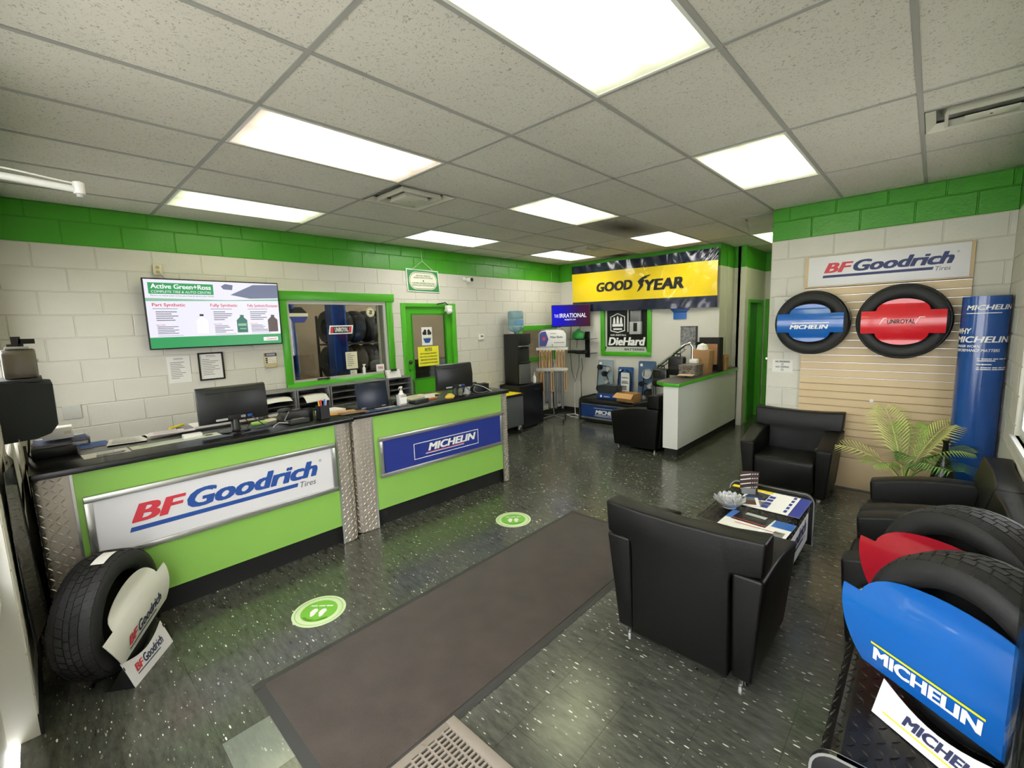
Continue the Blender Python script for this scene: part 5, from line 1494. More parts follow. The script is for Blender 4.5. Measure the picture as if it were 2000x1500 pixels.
for z, yy in ((1.335, -.10), (.965, -.16)):
    g = G(); g.box(-.29, .29, yy, .06, z, z + .012); g.box(-.29, .29, yy - .006, yy, z - .02, z + .03); g.build('rack_tray', pm('rack_steel', 'a9a69c', .35, metal=.5), t)
M_PKO = pm('wiper_orange', 'd39a4c', .35); M_PKK = pm('wiper_black', '1b1b1c', .4); M_PKC = pm('wiper_card', 'd8c9a6', .5)
R_ = Matrix.Translation((0.42, 5.62, 0)) @ Matrix.Rotation(0.55, 4, 'Z')
def pack(lx, ly, ztop, ln, mt, label, grp):
    p = R_ @ Vector((lx, ly, ztop))
    o = thing('wiper_package', label, 'wiper blade', p, 0.55, grp)
    g = G(); g.box(-.021, .021, -.010, .010, -ln, -.03); g.build('sleeve', mt, o)
    g = G(); g.box(-.021, .021, -.003, .003, -.03, 0); g.build('hanger_card', M_PKC, o)
    g = G(); g.box(-.007, .009, -.013, -.010, -ln + .02, -.05); g.build('blade', M_PKK if mt is not M_PKK else M_GREY, o)
ORD = ('first', 'second', 'third', 'fourth', 'fifth', 'sixth', 'seventh', 'eighth', 'ninth')
for k in range(8):
    if k == 4: continue
    pack(-.21 + k * .06, -.09, 1.33, .36, M_PKO, ORD[k - (k > 4)] + ' orange wiper package from the left on the upper rail of the stand', 'wiper packages on the upper rail')
for k in range(9):
    if k in (2, 6): ln, mt, lb = .62, M_PKK, 'black'
    elif k in (3, 5, 7): ln, mt, lb = .72, M_PKK, 'long black'
    else: ln, mt, lb = .40, M_PKO, 'orange'
    pack(-.24 + k * .06, -.12, .955, ln, mt, lb + ' wiper package, ' + ORD[k] + ' from the left on the lower rail of the stand', 'black packages on the lower rail' if mt is M_PKK else 'orange packages on the lower rail')
t = thing('leaflet_pack', 'white leaflet with a violet print lying on the stand tray', 'leaflet', R_ @ Vector((.05, -.1, .978)), .65)
g = G(); g.box(-.12, .12, -.05, .07, 0, .015); g.build('leaflet', M_PAPER, t); g = G(); g.add([(-.11, -.03, .0158), (-.03, -.03, .0158), (-.03, .05, .0158), (-.11, .05, .0158)], [(0, 1, 2, 3)]); g.build('print', M_NAVY, t)

# --- benches of black tread plate: two end plates, rolled top, printed side panels
M_BTREAD = pm('black_tread_plate', '1d1b19', .32, metal=.35, mottle=.1, mscale=10)
def tread_bench(loc, rotz, label, L_, D_, Hh, side):
    """long axis local x, front looks to -y; side(parent, x0, x1, z0, z1, y) prints the front panel"""
    t = thing('tread_bench', label, 'bench', loc, rotz, 'black tread plate benches')
    prof = rounded(0, D_, 0.02, Hh, .07, 6, (0, 0, 1, 1))
    for x in (0, L_ - .02):
        g = G(); g.prism([(p[0], p[1]) for p in prof], x, x + .02, 'x'); e = g.build('end_plate', M_BLACK, t, bevel=.002)
        outer = prof; inner = rounded(.008, D_ - .008, 0.028, Hh - .008, .064, 6, (0, 0, 1, 1)); n_ = len(outer)
        g = G()
        for xx in (x - .001, x + .021):
            g.add([(xx, p[0], p[1]) for p in outer] + [(xx, p[0], p[1]) for p in inner], [(k, (k + 1) % n_, n_ + (k + 1) % n_, n_ + k) for k in range(n_)])
        for a_, b_ in zip(outer, outer[1:] + outer[:1]): g.add([(x - .001, a_[0], a_[1]), (x - .001, b_[0], b_[1]), (x + .021, b_[0], b_[1]), (x + .021, a_[0], a_[1])], [(0, 1, 2, 3)])
        g.build('steel_edge', M_ALU, e, recalc=False)
    ht = Hh - .025; r = .055; zlow = Hh - .10
    path = []
    for k in range(7): a = PI - k * PI / 12; path.append((.02 + r + r * math.cos(a), ht - r + r * math.sin(a)))
    for k in range(7): a = PI / 2 - k * PI / 12; path.append((D_ - .02 - r + r * math.cos(a), ht - r + r * math.sin(a)))
    path = [(.02, zlow)] + path + [(D_ - .02, zlow)]
    g = G()
    for a_, b_ in zip(path, path[1:]): g.add([(.02, a_[0], a_[1]), (L_ - .02, a_[0], a_[1]), (L_ - .02, b_[0], b_[1]), (.02, b_[0], b_[1])], [(0, 1, 2, 3)])
    top = g.build('rolled_top', M_BTREAD, t, recalc=False, smooth=50)
    cum = [0]
    for a_, b_ in zip(path, path[1:]): cum.append(cum[-1] + math.hypot(b_[0] - a_[0], b_[1] - a_[1]))
    P_ = .036; lug = G(); Ls = []
    for j in range(int(cum[-1] / P_)):
        s = (j + .5) * P_
        k = max(i for i in range(len(cum) - 1) if cum[i] <= s)
        f = (s - cum[k]) / (cum[k + 1] - cum[k]); a_, b_ = path[k], path[k + 1]
        d = Vector((0, b_[0] - a_[0], b_[1] - a_[1])).normalized(); n = Vector((1, 0, 0)).cross(d)
        for i in range(int((L_ - .06) / P_)):
            Ls.append(((.04 + i * P_, a_[0] + f * (b_[0] - a_[0]), a_[1] + f * (b_[1] - a_[1])), Vector((1, 0, 0)), d, n, (i + j) % 2))
    lug_mesh_into(lug, Ls, .034, .010, .0036)
    stuff(lug.build('raised_lugs', M_BTREAD, top, recalc=False))
    g = G(); g.box(.03, L_ - .03, .05, D_ - .05, .02, Hh - .06); g.build('core', M_MATT, t)
    side(t, .03, L_ - .03, .07, Hh - .105, .035)
    return t
def side_blue(t, x0, x1, z0, z1, y):
    g = G(); g.box(x0, x1, y, y + .01, z0, z1); p_ = g.build('side_panel', pm('bench_blue', '22407c', .35), t)
    g = G(); flat(g, x0, x1, z0, z0 + .03, y); flat(g, x0, x1, z1 - .02, z1, y); g.build('panel_edge', M_ALU, p_)
    h_ = z1 - z0
    g = G(); letters('MICHELIN', x0 + .30, x0 + .82, z0 + h_ * .36, z0 + h_ * .62, y, .25, .05, g); flat(g, x0 + .27, x0 + .85, z0 + h_ * .72, z0 + h_ * .745, y); flat(g, x0 + .27, x0 + .85, z0 + h_ * .2, z0 + h_ * .225, y); flat(g, x0 + .29, x0 + .8, z0 + h_ * .28, z0 + h_ * .31, y); g.build('lettering', M_WHITEINK, p_)
def side_white(t, x0, x1, z0, z1, y):
    g = G(); g.box(x0, x1, y, y + .01, z0, z1); p_ = g.build('side_panel', M_SIGNW, t)
    bfg_logo(p_, x0, z0, x1 - x0, z1 - z0, y, M_DKBLUE, M_LOGORED, M_TIRESTXT)
def side_plain(t, x0, x1, z0, z1, y):
    g = G(); g.box(x0, x1, y, y + .01, z0, z1); g.build('side_panel', M_BLACK, t)
tread_bench((.875, 5.78, 0), 0, 'black tread plate bench with a blue lettered side under the belt displays', 1.28, .60, .45, side_blue)

# --- belt display boards on the bench
def belt_board(x, label, wd, ht, tint, kind):
    t = thing('belt_display', label, 'display board', (x, 6.30, .435), 0, 'belt and pulley display boards')
    lean = Matrix.Rotation(-.06, 4, 'X')
    g = G(); g.prism(rounded(-wd / 2, wd / 2, 0, ht, .03), 0, .018, 'y', lean); g.build('board', pm('board_' + tint, tint, .4), t)
    spec = {'a': [(-.10, .52, .05), (.09, .50, .05), (0, .40, .05), (.06, .25, .045), (-.1, .12, .06)], 'b': [], 'c': [(.02, .44, .085), (-.08, .26, .045), (.08, .24, .05), (.05, .10, .075), (-.02, .03, .04)]}[kind]
    for k, (px, pz, r) in enumerate(spec):
        g = G(); g.lathe([(.006, -.05), (r * .45, -.048), (r * .5, -.035), (r * .85, -.035), (r, -.05), (r, -.005), (.01, -.004)], 22, 'y', (px, 0, pz), M=lean); g.build('pulley', [M_MATT, M_LGREY][(k + (kind == 'c')) % 2], t, smooth=40)
    if kind != 'b':
        pts = [(p[0] + math.cos(a) * p[2], -.03, p[1] + math.sin(a) * p[2]) for p, a in zip(spec, (2.2, .6, -.4, -.2, 3.6))]
        g = G(); g.tube([lean @ Vector(q) for q in pts + pts[:1]], .010, 6); g.build('belt', M_MATT, t, smooth=50)
    else:
        g = G(); g.box(-.085, .085, -.004, 0, .10, .44, lean); g.build('info_card', M_PAPER, t)
        g = G()
        for z0, z1, n_ in ((.12, .2, 3), (.23, .29, 3), (.33, .36, 2)): lines(g, -.07, .07, z0, z1, n_, -.006, .3, .5)
        g.v = [tuple(lean @ Vector(q)) for q in g.v]; g.build('print', M_INK, t)
        for s in (-1, 1):
            g = G(); g.tube([lean @ Vector(q) for q in ((s * .12, -.03, .05), (s * .125, -.03, .3), (s * .11, -.03, .44), (s * .03, -.03, .49))], .014, 8); g.build('hose', M_MATT, t, smooth=50)
    g = G(); g.cyl((-wd * .32, -.004, ht - .07), .028, 0, .003, 6, axis='y', M=lean); g.build('emblem', M_WHITEINK, t)
belt_board(1.10, 'grey belt display board with black pulleys, left of three on the bench', .32, .66, '8fa0a8', 'a')
belt_board(1.52, 'blue display board with a white card and black hoses, middle of three', .30, .54, '2f5b94', 'b')
belt_board(1.93, 'dark blue belt display board with a star pulley, right of three', .32, .66, '46607e', 'c')
t = thing('part_tray', 'blue tray with a clear-lidded car part on the bench', 'box', (1.38, 6.02, .432), 0)
g = G(); g.box(-.20, .20, -.10, .10, 0, .10); g.build('tray', pm('tray_blue', '1d3f86', .4), t, bevel=.004)
g = G(); g.cyl((-.12, -.102, .05), .025, 0, .003, 6, axis='y'); letters('NAPA', -.06, .06, .035, .06, -.101, 0, .02, g); g.build('emblem', M_WHITEINK, t)
g = G(); g.prism(rounded(-.19, .19, .10, .25, .05, 5, (0, 0, 1, 1)), -.09, .09, 'y'); g.build('clear_lid', pm('smoky_lid', '4a4f4f', .12, trans=.4), t)
t = thing('cardboard_box', 'open cardboard box on the bench in front of the displays', 'box', (1.80, 5.92, .432), -.12)
g = G(); g.box(-.17, .17, -.10, .12, 0, .006); g.box(-.17, .17, .114, .12, 0, .15); g.box(-.17, .17, -.10, -.094, 0, .15); g.box(-.17, -.164, -.1, .12, 0, .15); g.box(.164, .17, -.1, .12, 0, .15); g.build('body', M_CARD, t)
g = G(); g.add([(-.17, -.10, .15), (.17, -.10, .15), (.19, -.20, .08), (-.19, -.20, .08)], [(0, 1, 2, 3)]); g.add([(-.17, -.104, .15), (.17, -.104, .15), (.19, -.204, .08), (-.19, -.204, .08)], [(3, 2, 1, 0)]); g.build('flap', pm('cardboard_light', 'c89c63', .85), t)

# --- behind the half partition: chrome rail rack with two black cases
t = thing('chrome_rack', 'sloping chrome rail rack behind the half partition', 'rack', (2.46, 6.05, 0), 0)
g = G(); g.tube([(-.28, 0, 0.0), (-.28, 0, .95), (-.25, 0, 1.0), (.25, 0, 1.40), (.32, 0, 1.43), (.36, 0, 1.37), (.36, 0, 0.0)], .022, 10); g.build('rail', M_CHROME, t, smooth=50)
g = G(); g.tube([(-.26, .0, .93), (.26, 0, 1.33)], .009, 8); g.build('lower_bar', M_CHROME, t)
for k in range(9):
    x = -.22 + k * .056
    g = G(); g.tube([(x, 0, .945 + (x + .26) * .77), (x, 0, 1.01 + (x + .26) * .8)], .006, 6); g.build('rung', M_GREY, t)
def case(x, z, label):
    t = thing('black_case', label, 'case', (x, 5.98, z), 0, 'black cases on the chrome rack')
    g = G(); g.box(-.13, .13, -.06, .06, 0, .30); g.build('shell', pm('case_black', '1e1c19', .3, bump=.2, bscale=20), t, bevel=.035, segs=3)
    g = G(); g.tube([(-.05, 0, .29), (-.05, 0, .34), (.05, 0, .34), (.05, 0, .29)], .012, 8); g.build('handle', M_MATT, t)
    g = G(); g.box(-.10, .10, -.066, -.058, .10, .14); g.build('strap', M_DGREY, t)
case(2.35, .72, 'lower black case hanging on the chrome rack'); case(2.61, .92, 'upper black case hanging on the chrome rack')
t = thing('dark_box', 'dark box with a white tag standing behind the ledge corner', 'box', (2.72, 5.62, 0), 0)
g = G(); g.box(-.1, .1, -.15, .15, 0, .90); g.build('body', M_BLACK, t, bevel=.01)
g = G(); flat(g, -.02, .04, .80, .86, -.151); g.build('tag', M_WHITE, t)

# --- on the ledge
M_DAMASK = pm('patterned_cardboard', '6f675c', .6, mottle=.75, mscale=38)
t = thing('patterned_box', 'grey patterned gift box on the partition ledge', 'box', (2.99, 5.55, .98), 0.0)
g = G(); g.box(-.11, .12, -.15, .15, 0, .16); g.build('body', M_DAMASK, t, bevel=.004)
g = G(); g.box(-.115, .125, -.155, .155, .12, .165); g.build('lid', M_DAMASK, t, bevel=.004)
t = thing('cream_card', 'small cream card lying at the front of the patterned box', 'paper', (3.02, 5.32, .98), 0.1)
g = G(); g.box(-.1, .1, -.07, .07, .03, .04); g.build('card', pm('cream_card', 'd9bf98', .8), t); g = G(); g.box(-.02, .0, -.05, .05, 0, .03); g.build('support', M_DGREY, t)
t = thing('tissue_pack', 'white tissue pack on top of the patterned box', 'tissues', (3.0, 5.66, 1.146), 0.0)
g = G(); g.box(-.06, .06, -.05, .05, 0, .07); g.build('pack', M_WHITE, t, bevel=.02)
t = thing('brown_bag', 'brown paper bag with white tissue on the partition ledge', 'bag', (2.99, 6.0, .98), 0.0)
g = G(); g.prism([(-.12, 0), (.12, 0), (.14, .34), (-.10, .36)], -.10, .10, 'y'); g.build('bag', pm('kraft_paper', 'a98258', .85, bump=.5, bscale=14), t, bevel=.004)
g = G(); g.lathe([(.0, .34), (.09, .35), (.07, .42), (.0, .45)], 10); g.build('tissue', M_WHITE, t)
t = thing('black_carton', 'open black carton standing behind the brown paper bag', 'box', (2.99, 6.35, .98), 0.0)
g = G(); g.box(-.18, .18, .0, .012, 0, .52); g.box(-.18, -.168, -.15, 0, 0, .45); g.box(.168, .18, -.15, 0, 0, .52); g.box(-.18, .18, -.15, .012, 0, .012); g.build('carton', M_MATT, t)
g = G(); g.box(-.10, .12, -.06, -.02, .1, .42); g.build('inner_card', pm('tan_card', 'b5865a', .8), t)
t = thing('tan_card_sheet', 'tan cardboard sheet leaning beside the black carton', 'cardboard', (3.15, 6.55, .98), 0.0)
g = G(); g.box(-.04, .04, -.01, .01, 0, .24); g.box(.0, .04, -.1, .01, 0, .2); g.build('sheet', M_CARD, t)

# --- hallway doors
d2 = struct(put('door_2', None, None, (XH, 0, 0), (0, 0, LEFT)))
g = G(); g.box(7.29, 7.35, -.02, .13, 0, 2.09); g.box(8.07, 8.13, -.02, .13, 0, 2.09); g.box(7.35, 8.07, -.02, .13, 2.04, 2.09); g.build('door_frame', M_GREEN, d2)
g = G(); g.box(7.34, 8.08, .07, .11, 0, 2.05); g.build('door_leaf', M_HALLG, d2)
d3 = struct(put('door_3', None, None, (0, YH, 0)))
g = G(); g.box(3.27, 3.33, -.02, .13, 0, 2.11); g.box(4.08, 4.14, -.02, .13, 0, 2.11); g.box(3.33, 4.08, -.02, .13, 2.06, 2.11); g.build('door_frame', M_GREEN, d3)
g = G(); g.box(3.31, 4.10, .04, .08, 0, 2.07); g.build('door_leaf', M_HALLG, d3)
g = G(); g.lathe([(.01, 0), (.03, -.03), (.025, -.06)], 14, 'y', (3.40, .04, 1.02)); g.build('knob', M_CHROME, d3)

# ================================================================== slatwall, wall tires
t = thing('slatwall_board', 'pale maple slatwall board standing against the block wall', 'display board', (4.50, YS - .012, 0), 0)
BW = 1.245
g = G(); g.box(0, BW, -.004, .004, .0, 2.385); g.build('backing', pm('slat_groove', '5f4d30', .6), t)
g = G(); g.box(0, BW, -.024, -.004, .0, .315); g.build('lower_panel', M_WOOD, t, bevel=.001)
g = G(); g.box(0, BW, -.024, -.004, 2.072, 2.385); g.build('upper_panel', M_WOOD, t, bevel=.001)
n_ = 23; dz = (2.068 - .319) / n_
sg = G(); sg.box(0, BW, -.020, 0, 0, dz - .011)
sg.box(0, BW, -.010, 0, dz - .011, dz - .006)
slat_me = sg.mesh('slat', M_WOOD)
ag = G(); ag.box(0.002, BW - .002, -.012, -.004, 0, .004); al_me = ag.mesh('metal_insert', M_ALU)
for k in range(n_):
    o = put('slat', slat_me, t, (0, -.004, .319 + k * dz))
    if k > 9 : put('metal_insert', al_me, o, (0, -.001, dz - .008))
g = G(); g.cyl((.62, -.026, .93), .017, 0, .003, 14, axis='y'); g.build('round_sticker', M_WHITE, t)
t = thing('slat_sign', 'white lettered tire brand sign at the top of the slatwall', 'sign', (4.53, YS - .0375, 2.085), 0)
g = G(); g.box(0, 1.19, -.008, 0, 0, .295); g.build('board', M_SIGNW, t, bevel=.002)
bfg_logo(t, 0, 0, 1.19, .295, -.008, pm('logo_navy', '27336a', .5), M_LOGORED, M_TIRESTXT)
def small_notice(name, label, x, z, wd, ht, texts):
    t = thing(name, label, 'notice', (x, YS - .0065, z), 0)
    g = G(); g.box(0, wd, -.002, 0, 0, ht); g.build('page', M_PAPER, t)
    g = G()
    for (s_, x0, x1, z0, z1) in texts: letters(s_, x0, x1, z0, z1, -.002, 0, .02, g)
    return t, g
t, g = small_notice('no_smoking_notice', 'white no smoking notice at the corner left of the slatwall', 4.225, 1.175, .20, .14, [('NO SMOKING', .03, .17, .108, .128), ('NO VAPING', .035, .165, .05, .068)])
for z in (.088, .028):
    g.lathe([(.010, -.0035), (.0125, -.0035), (.0125, -.003), (.010, -.003)], 16, 'y', (.1, 0, z), close=True); g.add([(.092, -.0035, z - .009), (.094, -.0035, z - .010), (.108, -.0035, z + .009), (.106, -.0035, z + .010)], [(0, 1, 2, 3)])
g.build('lettering', M_INK, t)
t, g = small_notice('half_hidden_notice', 'white notice half hidden behind the blue-signed wall tire', 4.22, 1.80, .20, .20, [('NO', .10, .14, .15, .17)]); g.build('lettering', M_PRINT, t)
t = thing('door_latch', 'small brass latch on the partition corner beside the doors', 'latch', (XS - .004, YS + .05, 1.32), LEFT)
g = G(); g.box(-.02, .02, -.0, .02, -.01, .01); g.build('plate', M_CHROME, t)

TIRE_CACHE = {}
def tire_meshes(R, Wd, style):
    k = (R, Wd, style)
    if k in TIRE_CACHE: return TIRE_CACHE[k]
    h = Wd / 2
    prof = [(R * .64, -h * .72), (R * .66, -h * .80), (R * .72, -h * .95), (R * .80, -h), (R * .885, -h * .96), (R * .945, -h * .86), (R * .975, -h * .74), (R * .985, -h * .5), (R * .987, 0),
            (R * .985, h * .5), (R * .975, h * .74), (R * .945, h * .86), (R * .885, h * .96), (R * .80, h), (R * .72, h * .95), (R * .66, h * .80), (R * .64, h * .72), (R * .70, h * .6), (R * .93, h * .5), (R * .93, -h * .5), (R * .70, -h * .6)]
    g = G(); g.lathe(prof, 72, 'y', close=True); carc = g.mesh('carcass', M_RUBBER, smooth=50)
    g = G()
    N = 46
    def pt(a, y, r): return (r * math.cos(a), y, r * math.sin(a))
    rows = [(-.86, -.50), (-.45, -.16), (-.11, .11), (.16, .45), (.50, .86)]
    for ri, (a0, a1) in enumerate(rows):
        shoulder = ri in (0, 4)
        for k_ in range(N):
            da = 2 * PI / N
            gap = .16 if style == 'a' else .10
            b0 = k_ * da + (ri % 2) * da * .5; b1 = b0 + da * (1 - gap)
            sk = (.30 if style == 'a' else .12) * da * (1 if ri < 2 else (-1 if ri > 2 else 0))
            y0, y1 = a0 * h, a1 * h
            def rr(y): 
                q = abs(y) / h
                return R * (1.0 - .018 * max(0, q - .3) - (.030 if q > .8 else 0))
            vs = []
            for (aa, y, s) in ((b0 - sk / 2, y0, 0), (b1 - sk / 2, y0, 0), (b1 + sk / 2, y1, 0), (b0 + sk / 2, y1, 0)): vs.append(pt(aa, y, rr(y) - .014))
            for (aa, y, s) in ((b0 - sk / 2, y0, 0), (b1 - sk / 2, y0, 0), (b1 + sk / 2, y1, 0), (b0 + sk / 2, y1, 0)): vs.append(pt(aa, y, rr(y)))
            g.add(vs, [(4, 5, 6, 7), (0, 1, 5, 4), (1, 2, 6, 5), (2, 3, 7, 6), (3, 0, 4, 7)])
    tread = g.mesh('tread', M_RUBBER)
    g = G()
    for rr in (.76, .90): g.lathe([(R * rr, -h * 1.0), (R * (rr + .006), -h * 1.012), (R * (rr + .012), -h * 1.0)], 72, 'y')
    TIRE_CACHE[k] = (carc, tread)
    return TIRE_CACHE[k]

def sign_plate(parent, mt, hw, band, dome, lower, bulge, wing, y, zc):
    """printed plastic plate: a dome and a bowed band with wings; returns (object, surface function)"""
    zb0, zb1 = band
    zm, hz = (zb0 + zb1) / 2, max(zb1 - zb0, .01) * .5
    def sy(z):
        q = (z - zm) / (hz * 1.5)
        return y - bulge * max(0, 1 - q * q)
    rows = []
    wd, hd = dome
    if lower:
        for k in range(10):
            a = PI / 2 * (1 - k / 9)
            rows.append((zb0 - hd * math.sin(a) - (.0005 if k == 9 else 0), max(wd * math.cos(a), .002)))
    for k in range(11):
        z = zb0 + (zb1 - zb0) * k / 10
        rows.append((z, hw - wing * (1 - k / 10) ** 1.6))
    for k in range(10):
        a = PI / 2 * k / 9
        rows.append((zb1 + hd * math.sin(a) + (.0005 if k == 0 else 0), max(wd * math.cos(a), .002)))
    g = G(); vs = []; fs = []; N = 12
    for (z, w_) in rows:
        for i in range(N + 1):
            u = -1 + 2 * i / N
            vs.append((u * w_, sy(z), z + zc))
    for j in range(len(rows) - 1):
        for i in range(N):
            a = j * (N + 1) + i
            fs.append((a, a + 1, a + N + 2, a + N + 1))
    k = len(vs)
    vs += [(p[0], p[1] + .004, p[2]) for p in vs]
    fs += [tuple(k + q for q in reversed(f)) for f in fs]
    g.add(vs, fs)
    o = g.build('sign_plate', mt, parent, smooth=40, recalc=False)
    return o, (lambda x, z, out: (x, sy(z - zc) - .0015 - out, z))

def tire_display(name, label, loc, rotz, R, Wd, style, sign, roll=0.0):
    t = thing(name, label, 'tire', loc, rotz, 'display tires')
    carc, tread = tire_meshes(R, Wd, style)
    c = put('carcass', carc, t, (0, 0, 0)); d = put('tread', tread, c)
    g = G(); g.cyl((0, 0, 0), R * .68, -.012, .012, 40, axis='y'); g.build('shade_disc', M_MATT, t, (0, Wd * .15, 0))
    o, fn = sign_plate(t, *sign)
    if roll: o.rotation_euler = (0, roll, 0)
    return t, o, fn
def skew_frame(g, fn, x0, x1, z0, z1):
    pts = [(x0, z0), (x0 + .02, z1), (x1, z1), (x1 - .02, z0)]
# blue wall tire
t, o, fn = tire_display('display_tire', 'wall-hung tire with a blue lettered centre sign', (4.60, 4.60, 1.715), 0, .325, .20, 'b', (M_BLUE, .283, (-.095, .095), (.175, .095), True, .03, .0, -.115, 0))
g = G(); letters('MICHELIN', -.165, .165, -.06, -.018, shear=.2, bold=.04, g=g, fn=fn)
g.add([fn(*p, .001) for p in ((-.15, -.003), (.17, -.003), (.172, .004), (-.148, .004))], [(0, 1, 2, 3)]); g.build('lettering', M_WHITEINK, o)
g = G(); g.grid(lambda u, v: (.319 * math.cos(-.1 + 1.2 * u), -.03 + .05 * v, .319 * math.sin(-.1 + 1.2 * u)), 14, 1, (0, .0, 0)); 
lb = G(); lb.grid(lambda u, v: (.3275 * math.cos(.05 + 1.1 * u), -.06 + .06 * v, .3275 * math.sin(.05 + 1.1 * u)), 14, 1); lb.build('paper_label', M_PAPER, t)
# red wall tire
t, o, fn = tire_display('display_tire', 'larger wall-hung tire with a red lettered centre sign', (5.31, 4.59, 1.71), 0, .342, .21, 'a', (M_RED, .292, (-.105, .10), (.185, .105), True, .035, .0, -.12, 0))
g = G(); letters('UNIROYAL', -.10, .09, -.018, .022, shear=.15, bold=.02, g=g, fn=fn); g.build('lettering', M_INK, o)
g = G()
for s_ in (((-.15, -.022), (-.125, .03), (-.105, .03), (-.105, .036), (-.129, .036), (-.155, -.022)), ((.095, -.018), (.12, .034), (.155, .034), (.155, .040), (.116, .040), (.090, -.018))): g.add([fn(x, z, .001) for x, z in s_], [tuple(range(6))])
g.build('white_flash', M_WHITEINK, o)

# ================================================================== armchairs, coffee table
def armchair(loc, rotz, label):
    t = thing('armchair', label, 'armchair', loc, rotz, 'black leather tub armchairs')
    top = [(-.355, .525)] + [(-.355 + .715 * k / 10, .525 + .085 * math.sin(min(1, k / 7) * PI / 2)) for k in range(1, 11)]
    for s in (-1, 1):
        prof = [(-.315, .042), (.315, .042)] + top[::-1]
        g = G(); g.prism(prof, .262, .40, 'x')
        vs = []
        for (x, y, z) in g.v:
            if x > .3: x = .352 + .05 * min(z / .6, 1)
            vs.append((s * x, y, z))
        g.v = vs
        g.build('arm', M_LEATHER, t, bevel=.016, segs=3, smooth=50)
    poly = [(-.255, .042), (.255, .042), (.255, .56), (.262, .60), (.395, .62), (.405, .80), (.2, .785), (0, .78), (-.2, .785), (-.405, .80), (-.395, .62), (-.262, .60), (-.255, .56)]
    g = G(); g.prism(poly, .17, .375, 'y')
    vs = []
    for (x, y, z) in g.v:
        if y < .3: y = .15 + .11 * max(0, (z - .3) / .5) - .03 * (abs(x) / .4) ** 2 * (z > .57)
        else: y = .335 + .035 * (z / .8)
        vs.append((x, y, z))
    g.v = vs
    g.build('backrest', M_LEATHER, t, bevel=.014, segs=3, smooth=50)
    g = G(); g.prism([(-.335, .09), (.17, .09), (.17, .385), (-.32, .405), (-.35, .395), (-.362, .36)], -.256, .256, 'x'); g.build('seat', M_LEATHER, t, bevel=.018, segs=3, smooth=50)
    for sx in (-1, 1):
        for sy in (-1, 1):
            g = G(); g.lathe([(.017, 0), (.020, .003), (.020, .036), (.026, .045)], 16, 'z', (sx * .30, sy * .275, 0)); g.build('foot', M_CHROME, t, smooth=40)
    return t
CH = armchair((4.645, 1.545, 0), PI, 'black leather armchair seen from behind beside the brown runner mat')
dup(CH, (4.525, 4.335, 0), 0, 'black leather armchair facing the viewer in front of the slatwall')
dup(CH, (2.565, 5.03, 0), -PI / 2, 'black leather armchair seen from the side at the end of the half partition')
dup(CH, (5.60, 3.045, 0), -PI / 2, 'black leather armchair under the window, nearest the palm plant')
dup(CH, (5.60, 2.225, 0), -PI / 2, 'black leather armchair under the window, half hidden by the red-signed tire')

tread_bench((4.95, 2.06, 0), LEFT, 'low black tread plate coffee table covered with magazines', .97, .61, .43, side_white)
ZC = .4095
M_TBL = M_PAPER
t = paper('printed_mat', 'large white and navy printed sheet on the far side of the coffee table', 4.73, 2.74, LEFT - .02, .40, .42, ZC, rows=0, cat='poster', extra=[('navy_band', -.5, .5, -.5, -.33, M_NAVY), ('engine_picture', -.05, .22, .12, .40, M_DGREY), ('parts_picture', -.4, -.1, .0, .30, M_PRINT), ('yellow_strip', .38, .5, .1, .5, M_YELLOW)])
g = G()
for k in range(5): g.add([(-.16 + k * .075, -.12, .0028), (-.11 + k * .075, -.12, .0028), (-.11 + k * .075, -.10, .0028), (-.16 + k * .075, -.10, .0028)], [(0, 1, 2, 3)])
for k in range(4): g.add([(-.15 + k * .07, .005, .0028), (-.10 + k * .07, .005, .0028), (-.10 + k * .07, .045, .0028), (-.15 + k * .07, .045, .0028)], [(0, 1, 2, 3)])
g.build('print', M_NAVY, t)
t = paper('blue_flyer', 'blue and white flyer at the near end of the coffee table', 4.74, 2.26, LEFT - .05, .29, .40, ZC, rows=0, cat='flyer', extra=[('blue_corner', .1, .5, -.5, -.2, M_BLUE), ('white_arc', -.5, .5, -.18, -.10, M_WHITEINK), ('blue_field', .0, .5, -.1, .5, pm('flyer_blue', '4f7fc8', .4)), ('lettering', -.45, -.1, -.45, -.3, M_PRINT), ('red_line', -.2, -.17, -.4, .3, M_LOGORED)])
paper('car_magazine', 'black car magazine lying on the blue flyer', 4.70, 2.33, LEFT - .12, .17, .22, ZC + .002, mt=pm('mag_black', '22221f', .25), rows=0, cat='magazine', t=.004, extra=[('headlight', .2, .45, -.3, .3, M_LGREY), ('red_line', -.45, -.4, -.5, .5, M_LOGORED), ('grey_wing', -.2, .1, -.4, .2, M_DGREY)])
paper('brown_magazine', 'brown and grey car magazine in the middle of the coffee table', 4.55, 2.62, LEFT + .35, .17, .22, ZC + .003, mt=M_PAPER, rows=0, cat='magazine', t=.004, extra=[('brown_field', -.4, .1, -.4, .4, pm('mag_brown', '5b3a2e', .3)), ('grey_field', .1, .5, -.4, .4, pm('mag_grey', '5f6a68', .3))])
paper('white_leaflet', 'small white leaflet under the brown magazine', 4.47, 2.66, LEFT - .3, .13, .10, ZC, rows=2)
paper('yellow_note', 'small yellow note at the far corner of the coffee table', 4.435, 2.93, LEFT, .055, .09, ZC, mt=M_YELLOW, rows=0)
paper('dark_leaflet', 'dark leaflet lying behind the card holder', 4.61, 2.80, LEFT - .2, .16, .12, ZC + .002, mt=pm('leaflet_dark', '2a2a30', .3), rows=0, extra=[('blue_edge', -.5, -.3, -.5, .5, M_NAVY)])
t = thing('brochure_holder', 'clear holder with a fan of striped brochures on the coffee table', 'brochure holder', (4.535, 2.82, ZC), .35)
